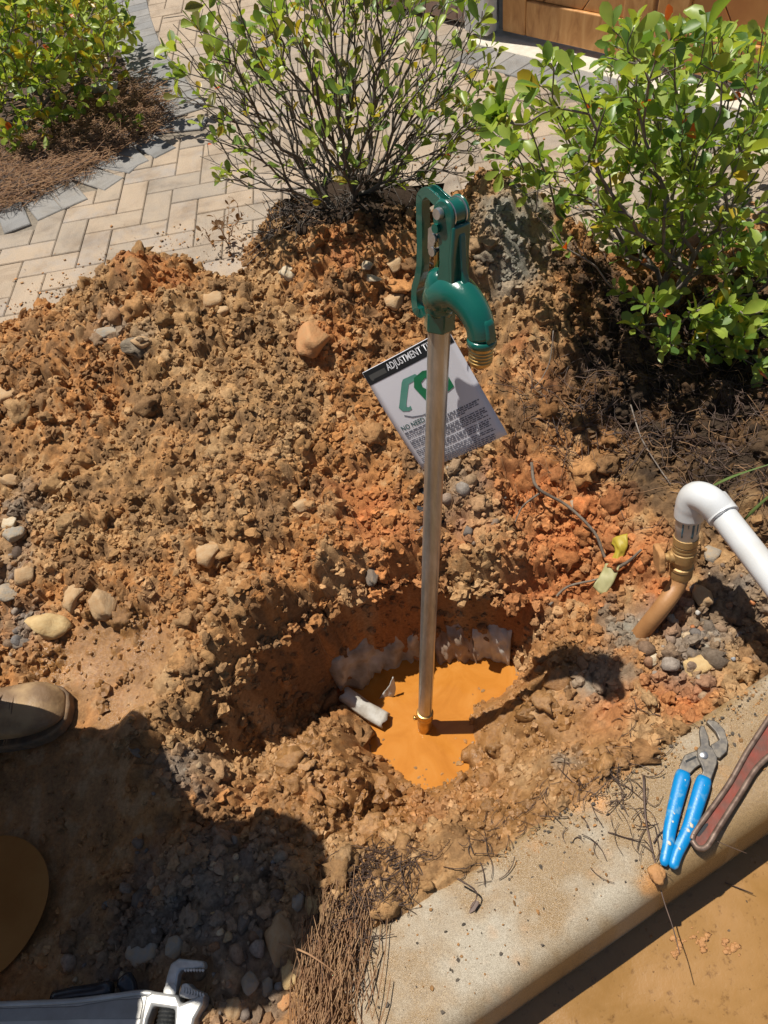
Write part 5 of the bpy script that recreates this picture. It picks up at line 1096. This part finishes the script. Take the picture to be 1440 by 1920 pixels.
for k, (x, y, s_) in enumerate(((1270, 1775, .016), (1310, 1760, .018), (1370, 1775, .014))):
    P = at_z(x, y, ROADZ); mb = MB()
    for q_ in range(22): mb.add(lump(IV1, 80 + k * 30 + q_, .5, 2.0) * RNG.uniform(.001, .0042) * np.array([1.3, 1, .55]) + P + np.r_[RNG.normal(0, s_ * .45, 2), 0], IT1)
    o = mb.build('mud_splash', M['mud_orange'], None); tag(o, ['orange mud splash on the road at the end of the long twig', 'orange mud splash on the road between two others', 'faint orange mud splash farthest along the road'][k], 'mud')
# dead weed in front of the middle shrub
wd_ = hit(425, 478); tw_ = tips_in([(430, 410, 45, 45, 1), (470, 440, 40, 40, 1), (400, 440, 25, 25, .5)], 26, (wd_[1] - .1, wd_[1] + .1), 51, .0, .6)
dw_o = shrub('dead_weed', 'withered brown weed at the edge of the paving below the shrub', wd_, tw_, 52, ([6], [1.0]), (1, 3), .024, ST_A, r_tip=.0008); dw_o['category'] = 'weed'
# grass blades by the elbow
GR = leaf_mat('grass_blade', (.14, .22, .06), (.2, .28, .09), (.25, .35, .06))
for k, pts in enumerate(([(1310, 925, .1), (1370, 895, .16), (1450, 868, .2)], [(1385, 985, .03), (1420, 950, .1), (1470, 905, .16)])):
    pp = smooth_path([at_z(*p_) for p_ in pts], 14); o = MB().tube(pp, np.interp(np.linspace(0, 1, 14), [0, .4, 1], [.002, .0042, .001]), 6, flat=.15).build('grass_blade', GR, None); tag(o, ['long pale green grass blade arching behind the white elbow', 'short green grass blade beside the white pipe'][k], 'grass')

# ------------------------------------------------------------------ cloth, ribbon and debris
def cloth(name, label, cat, rows, mat_, n=22, m_=26, amp=.006, seed=1, fr=14):
    """rows: list of polylines of world points; a crumpled sheet is lofted through them"""
    R_ = [smooth_path(r_, n) for r_ in rows]; G = np.array([smooth_path([q_[i] for q_ in R_], m_) for i in range(n)])
    du = np.gradient(G, axis=0); dv_ = np.gradient(G, axis=1); N_ = np.cross(du, dv_); N_ /= np.linalg.norm(N_, axis=2)[..., None] + 1e-9
    G = G + N_ * (amp * fbm(G[..., 0] * fr * 4 + seed, G[..., 2] * fr + seed, G[..., 1] * fr, 4, .6))[..., None]
    Fc = [(i * m_ + j, i * m_ + j + 1, (i + 1) * m_ + j + 1, (i + 1) * m_ + j) for i in range(n - 1) for j in range(m_ - 1)]
    o = MB().add(G.reshape(-1, 3), Fc).build(name, mat_, None); s_ = o.modifiers.new('thick', 'SOLIDIFY'); s_.thickness = .0012; return tag(o, label, cat)
def wz(x, y, z): return at_z(x, y, z)
RAG = simple('dirty_white_sheet', (.50, .46, .39), (.27, .21, .14), 22, .7, bmp=.0008, bscale=160); RAG_P = simple('pinkish_sheet', (.42, .34, .27), (.24, .16, .1), 22, .7, bmp=.0008, bscale=160); FAB = simple('black_weed_fabric', (.012, .013, .015), (.035, .037, .04), 200, .7, bmp=.001, bscale=500); FRAY = simple('frayed_thread', (.45, .46, .47), (.3, .3, .3), 80, .8)
def wl(x, y, off=.018):
    p_ = hit_base(x, y); v_ = CAM - p_; v_ = v_ / np.linalg.norm(v_); p_ = p_ + v_ * off; p_[2] = max(p_[2], WZ - .012); return p_
cloth('plastic_sheet', 'crumpled grey plastic sheet at the back of the hole left of the pipe', 'sheet', [[wl(610, 1230, -.02), wl(660, 1200, -.02), wl(720, 1180, -.02), wl(785, 1170, -.02)], [wl(620, 1262), wl(670, 1240, .03), wl(730, 1225), wl(788, 1215)], [wl(640, 1298), wl(690, 1285, .02), wl(740, 1280), wl(790, 1270)]], RAG, amp=.016, seed=3)
cloth('plastic_sheet', 'reddish folded plastic sheet at the waterline right of the pipe', 'sheet', [[wl(815, 1165, -.02), wl(850, 1160, -.02), wl(890, 1165, -.02)], [wl(815, 1210), wl(850, 1210, .03), wl(890, 1210)], [wl(820, 1255), wl(850, 1250), wl(895, 1255)]], RAG_P, amp=.012, seed=5)
cloth('plastic_sheet', 'pale torn plastic sheet at the far corner of the hole', 'sheet', [[wl(885, 1165, -.02), wl(920, 1160, -.02), wl(958, 1175, -.02)], [wl(888, 1205), wl(920, 1205, .03), wl(958, 1212)], [wl(890, 1250), wl(925, 1252), wl(955, 1252)]], simple('pale_sheet', (.58, .56, .51), (.42, .38, .32), 30, .6, bmp=.0008, bscale=160), amp=.01, seed=8)
cloth('plastic_scrap', 'small white plastic scrap sticking up at the water edge', 'scrap', [[wz(735, 1272, -.24), wz(738, 1270, -.24)], [wz(722, 1295, -.28), wz(742, 1290, -.28)], [wz(710, 1310, -.306), wz(738, 1305, -.306)]], simple('white_scrap', (.6, .59, .55), (.45, .42, .36), 30, .6), n=8, m_=10, amp=.006, seed=9)
a_, b_ = wz(643, 1302, -.262), wz(722, 1352, -.292); ax_ = b_ - a_; ln_ = np.linalg.norm(ax_); ax_ /= ln_; up_ = np.array([0, 0, 1.]) - ax_ * ax_[2]; up_ /= np.linalg.norm(up_); sd_ = np.cross(ax_, up_)
sv, sf = [], []; na_ = 12
for i, u in enumerate(np.linspace(0, 1, 14)):
    for j, g in enumerate(np.linspace(-1.9, 1.5, na_)):
        rr_ = .019 * (1 + .1 * math.sin(5 * u + j)); c = a_ + ax_ * (ln_ * u + (.003 * math.sin(j * 1.3) if i in (0, 13) else 0)); sv.append(c + (sd_ * math.sin(g) + up_ * math.cos(g)) * rr_)
sf = [(i * na_ + j, i * na_ + j + 1, (i + 1) * na_ + j + 1, (i + 1) * na_ + j) for i in range(13) for j in range(na_ - 1)]
o = MB().add(sv, sf).build('broken_pipe', simple('grey_broken_plastic', (.50, .48, .43), (.36, .32, .26), 40, .7, bmp=.0012, bscale=150), None); s_ = o.modifiers.new('thick', 'SOLIDIFY'); s_.thickness = .004; tag(o, 'broken grey pipe shard lying at the left edge of the muddy water', 'pipe shard')
def hz(x, y, l_): return hit_base(x, y) + np.array([0, 0, l_])
fbk = cloth('weed_fabric', 'torn black weed fabric with frayed white edge behind the hydrant pipe', 'fabric', [[hz(788, 872, .03), hz(815, 870, .035), hz(845, 880, .03)], [hz(790, 930, .035), hz(820, 930, .045), hz(856, 935, .03)], [hz(782, 985, .03), hz(812, 985, .04), hz(848, 975, .03)], [hz(778, 1015, .02), hz(805, 1020, .025), hz(830, 1030, .02)]], FAB, amp=.008, seed=11)
fr_ = MB(); rg = np.random.default_rng(3)
for k in range(150):
    u = rg.random(); x, y = (845 + 12 * math.sin(u * 3), 890 + 85 * u) if rg.random() < .5 else ((848 - 20 * u, 975 + 60 * u) if rg.random() < .6 else (775 + 30 * u, 1012 + 8 * u))
    p = hz(x, y, .034); d = rg.normal(0, 1, 3) * .5 + EX * .4; d /= np.linalg.norm(d); fr_.tube([p, p + d * rg.uniform(.003, .012), p + d * .01 + rg.normal(0, .004, 3)], [.0005, .0005, .0004], 3, cap=False)
fr_.build('frayed_edge', FRAY, fbk)
YEL = leaf_mat('yellow_ribbon', (.62, .50, .06), (.55, .42, .05), (.6, .45, .03), .5)
cloth('ribbon', 'yellow plastic ribbon twisted round the root near the brass valve', 'ribbon', [[hz(1135, 1030, .035), hz(1150, 1028, .035), hz(1172, 1022, .035)], [hz(1145, 1050, .04), hz(1155, 1052, .045), hz(1170, 1050, .04)], [hz(1140, 1072, .035), hz(1150, 1074, .035), hz(1162, 1072, .03)]], YEL, n=10, m_=16, amp=.008, seed=13)
cloth('ribbon', 'dull yellow ribbon tail hanging below the root fork', 'ribbon', [[hz(1132, 1072, .03), hz(1158, 1074, .03)], [hz(1118, 1098, .03), hz(1148, 1104, .032)], [hz(1108, 1112, .02), hz(1130, 1128, .02)]], simple('dull_ribbon', (.30, .28, .12), (.36, .33, .16), 40, .6), n=10, m_=14, amp=.005, seed=14)
gl = at_z(196, 170, .03); o = MB().add(lump(IV2, 5, .35, 1.1, 3) * np.array([.075, .05, .04]) + gl, IT2).build('crumpled_bag', simple('grey_film', (.42, .43, .42), (.30, .31, .31), 20, .18), None); tag(o, 'crumpled shiny grey bag lying under the yellow green shrub', 'bag')
kl = at_z(880, 1712, .004); o = MB().add(LV[2] * .022 @ np.array([[.6, -.8, 0], [.8, .6, 0], [0, 0, 1]]) + kl, LF).build('dead_leaf', ST_D, None); tag(o, 'small dark dead leaf lying on the dry part of the kerb', 'leaf')

# ------------------------------------------------------------------ worker standing at the left: boot and trousers show, the rest is outside the frame
LEA = simple('muddy_boot_leather', (.36, .235, .115), (.19, .115, .058), 13, .5, bmp=.002, bscale=60, rough2=.75, lo=.42, hi=.58); SOLE = simple('boot_sole', (.10, .07, .045), (.22, .13, .065), 40, .8, bmp=.001); TRO = simple('work_trousers', (.10, .09, .08), (.14, .125, .11), 50, .9, bmp=.0008, bscale=400); SHI = simple('work_shirt', (.12, .14, .17), (.15, .17, .2), 30, .9); SKI = simple('skin', (.45, .27, .18), (.42, .24, .16), 20, .5); HAI = simple('hat_cloth', (.06, .06, .07), (.08, .08, .09), 30, .9)
toe = at_z(118, 1318, .03); GZ0 = -.004
def boot(tp, ang, par):
    f_ = np.array([math.cos(ang), math.sin(ang), 0]); s_ = np.array([-f_[1], f_[0], 0]); R_ = []
    for (d, hw, top, up) in ((.0, .02, .022, .0), (-.008, .036, .043, .0), (-.03, .05, .063, .0), (-.06, .054, .07, .0), (-.09, .053, .074, .0), (-.13, .048, .092, .0), (-.16, .045, .118, .0), (-.19, .044, .15, .0), (-.22, .043, .16, .0), (-.25, .043, .16, .0), (-.28, .036, .15, .0), (-.292, .02, .12, .0)):
        ring = [];
        for a_ in np.linspace(0, math.pi * 2, 22, endpoint=False):
            c, sn = math.cos(a_), math.sin(a_); y = hw * np.sign(c) * abs(c) ** .75; z = .02 + (top - .02) * (.5 + .5 * np.sign(sn) * abs(sn) ** .8)
            ring.append(np.array([tp[0], tp[1], GZ0]) + f_ * d + s_ * y + np.array([0, 0, z]))
        R_.append(ring)
    V_ = np.array(R_).reshape(-1, 3); n = 22; Fc = [(i * n + j, (i + 1) * n + j, (i + 1) * n + (j + 1) % n, i * n + (j + 1) % n) for i in range(len(R_) - 1) for j in range(n)] + [tuple(range(n)), tuple((len(R_) - 1) * n + j for j in range(n))[::-1]]
    o = MB().add(V_, Fc).build('boot', LEA, par, True, sub=1)
    ol = [(.006 + 0 * k, 0) for k in range(0)]
    pts = [(d, w_) for d, w_ in ((.006, 0), (.002, .026), (-.012, .044), (-.035, .056), (-.07, .06), (-.11, .057), (-.16, .05), (-.22, .048), (-.27, .046), (-.295, .03), (-.302, 0))]; pts = pts + [(d, -w_) for d, w_ in pts[-2:0:-1]]
    MB().prism(pts, np.array([tp[0], tp[1], GZ0]), f_, s_, np.array([0, 0, 1.]), -.006, .022).build('sole', SOLE, o, True, bevel=.004, auto=40)
    for k in range(4):
        d = -.105 - k * .022; zz = .083 + k * .019; MB().tube(smooth_path([np.array([tp[0], tp[1], GZ0]) + f_ * (d + .008) + s_ * -.03 + np.array([0, 0, zz - .012]), np.array([tp[0], tp[1], GZ0]) + f_ * d + np.array([0, 0, zz + .006]), np.array([tp[0], tp[1], GZ0]) + f_ * (d + .008) + s_ * .03 + np.array([0, 0, zz - .012])], 8), .0022, 6).build('lace', SOLE, o)
    bo = np.array([tp[0], tp[1], GZ0])
    for d0, zt in ((-.078, .0735), (-.083, .0735)):
        MB().tube(smooth_path([bo + f_ * (d0 - .03) + s_ * .0535 + np.array([0, 0, .03]), bo + f_ * (d0 - .006) + s_ * .04 + np.array([0, 0, zt - .012]), bo + f_ * d0 + np.array([0, 0, zt]), bo + f_ * (d0 - .006) - s_ * .04 + np.array([0, 0, zt - .012]), bo + f_ * (d0 - .03) - s_ * .0535 + np.array([0, 0, .03])], 20), .0011, 5).build('seam', SOLE, o)
    return o
ang = math.atan2(*(at_z(130, 1310, 0) - at_z(0, 1342, 0))[[1, 0]])
fx = np.array([math.cos(ang), math.sin(ang), 0])
heel = toe - fx * .22
wk_ = empty('person', (heel[0], heel[1], GZ0)); tag(wk_, 'worker in a muddy brown boot and dark trousers squatting beside the hole', 'person')
boot(toe, ang, wk_); toe2 = toe + np.array([-.22, -.40, 0]); boot(toe2, ang + .15, wk_)
def skin(name, pts, edges, rad, mt, par, root=0):
    me = bpy.data.meshes.new(name); me.from_pydata([tuple(p_) for p_ in pts], edges, []); o = link(name, me, mt, par); o.modifiers.new('skin', 'SKIN')
    for i, r_ in enumerate(rad): me.skin_vertices[0].data[i].radius = (r_, r_) if not isinstance(r_, tuple) else r_
    for d_ in me.skin_vertices[0].data: d_.use_root = False
    me.skin_vertices[0].data[root].use_root = True
    s_ = o.modifiers.new('sub', 'SUBSURF'); s_.levels = 2; s_.render_levels = 2; return o
A1 = toe - fx * .235; A2 = toe2 - fx * .235
def z3(p_, z): return np.array([p_[0], p_[1], z])
def vv3(*a_): return np.array(a_, float)
hip = vv3(-1.0, .47, .46); kA, kB = vv3(-.66, .62, .53), vv3(-.75, .34, .53); ch = vv3(-.83, .53, .86); nk = vv3(-.735, .55, .98); hd_ = vv3(-.65, .53, 1.06); rt_ = vv3(0, -1, 0)
skin('trousers', [hip, hip - rt_ * .1, kA, z3(A1, .12), hip + rt_ * .1, kB, z3(A2, .12)], [(0, 1), (1, 2), (2, 3), (0, 4), (4, 5), (5, 6)], [(.17, .15), .115, .085, .066, .115, .085, .066], TRO, wk_)
sA, sB = ch - rt_ * .19, ch + rt_ * .19; eA, eB = vv3(-.71, .72, .66), vv3(-.73, .29, .62)
skin('shirt', [hip + vv3(.02, 0, .06), (hip + ch) / 2 + vv3(-.04, 0, .02), ch, nk, sA, eA, sB, eB], [(0, 1), (1, 2), (2, 3), (2, 4), (4, 5), (2, 6), (6, 7)], [(.18, .15), (.19, .15), (.21, .15), .065, .09, .065, .09, .065], SHI, wk_)
skin('head', [nk - vv3(.02, 0, .03), nk + vv3(.02, 0, .03), hd_ - vv3(0, 0, .03), hd_ + vv3(0, 0, .06), hd_ + vv3(.10, 0, -.01)], [(0, 1), (1, 2), (2, 3), (2, 4)], [.055, .055, (.085, .1), .075, .016], SKI, wk_)
for e0, w1, s_ in ((eA, vv3(-.635, .56, .57), 1), (eB, vv3(-.64, .43, .60), -1)):
    f2 = (w1 - e0) / np.linalg.norm(w1 - e0); r2 = np.cross(f2, vv3(0, 0, 1)); pts = [e0, w1, w1 + f2 * .06 - vv3(0, 0, .02)]; ed = [(0, 1), (1, 2)]; rd = [.055, .036, (.04, .018)]
    for k in range(4):
        b0 = w1 + f2 * .075 - vv3(0, 0, .025) + r2 * (.03 - .02 * k); pts += [b0, b0 + f2 * .035 - vv3(0, 0, .02), b0 + f2 * .045 - vv3(0, 0, .05)]; n_ = len(pts); ed += [(2, n_ - 3), (n_ - 3, n_ - 2), (n_ - 2, n_ - 1)]; rd += [.010, .009, .007]
    b0 = w1 + f2 * .03 - r2 * .035 * s_; pts += [b0, b0 + f2 * .04 - r2 * .015 * s_]; n_ = len(pts); ed += [(1, n_ - 2), (n_ - 2, n_ - 1)]; rd += [.011, .009]
    skin('forearm', pts, ed, rd, SKI, wk_)
MB().lathe([(.15, -.004), (.155, .0), (.15, .006), (.112, .012), (.108, .06), (.09, .1), (.03, .115)], hd_ + vv3(0, 0, .04), vv3(.15, 0, 1.), 28).build('hat', HAI, wk_)
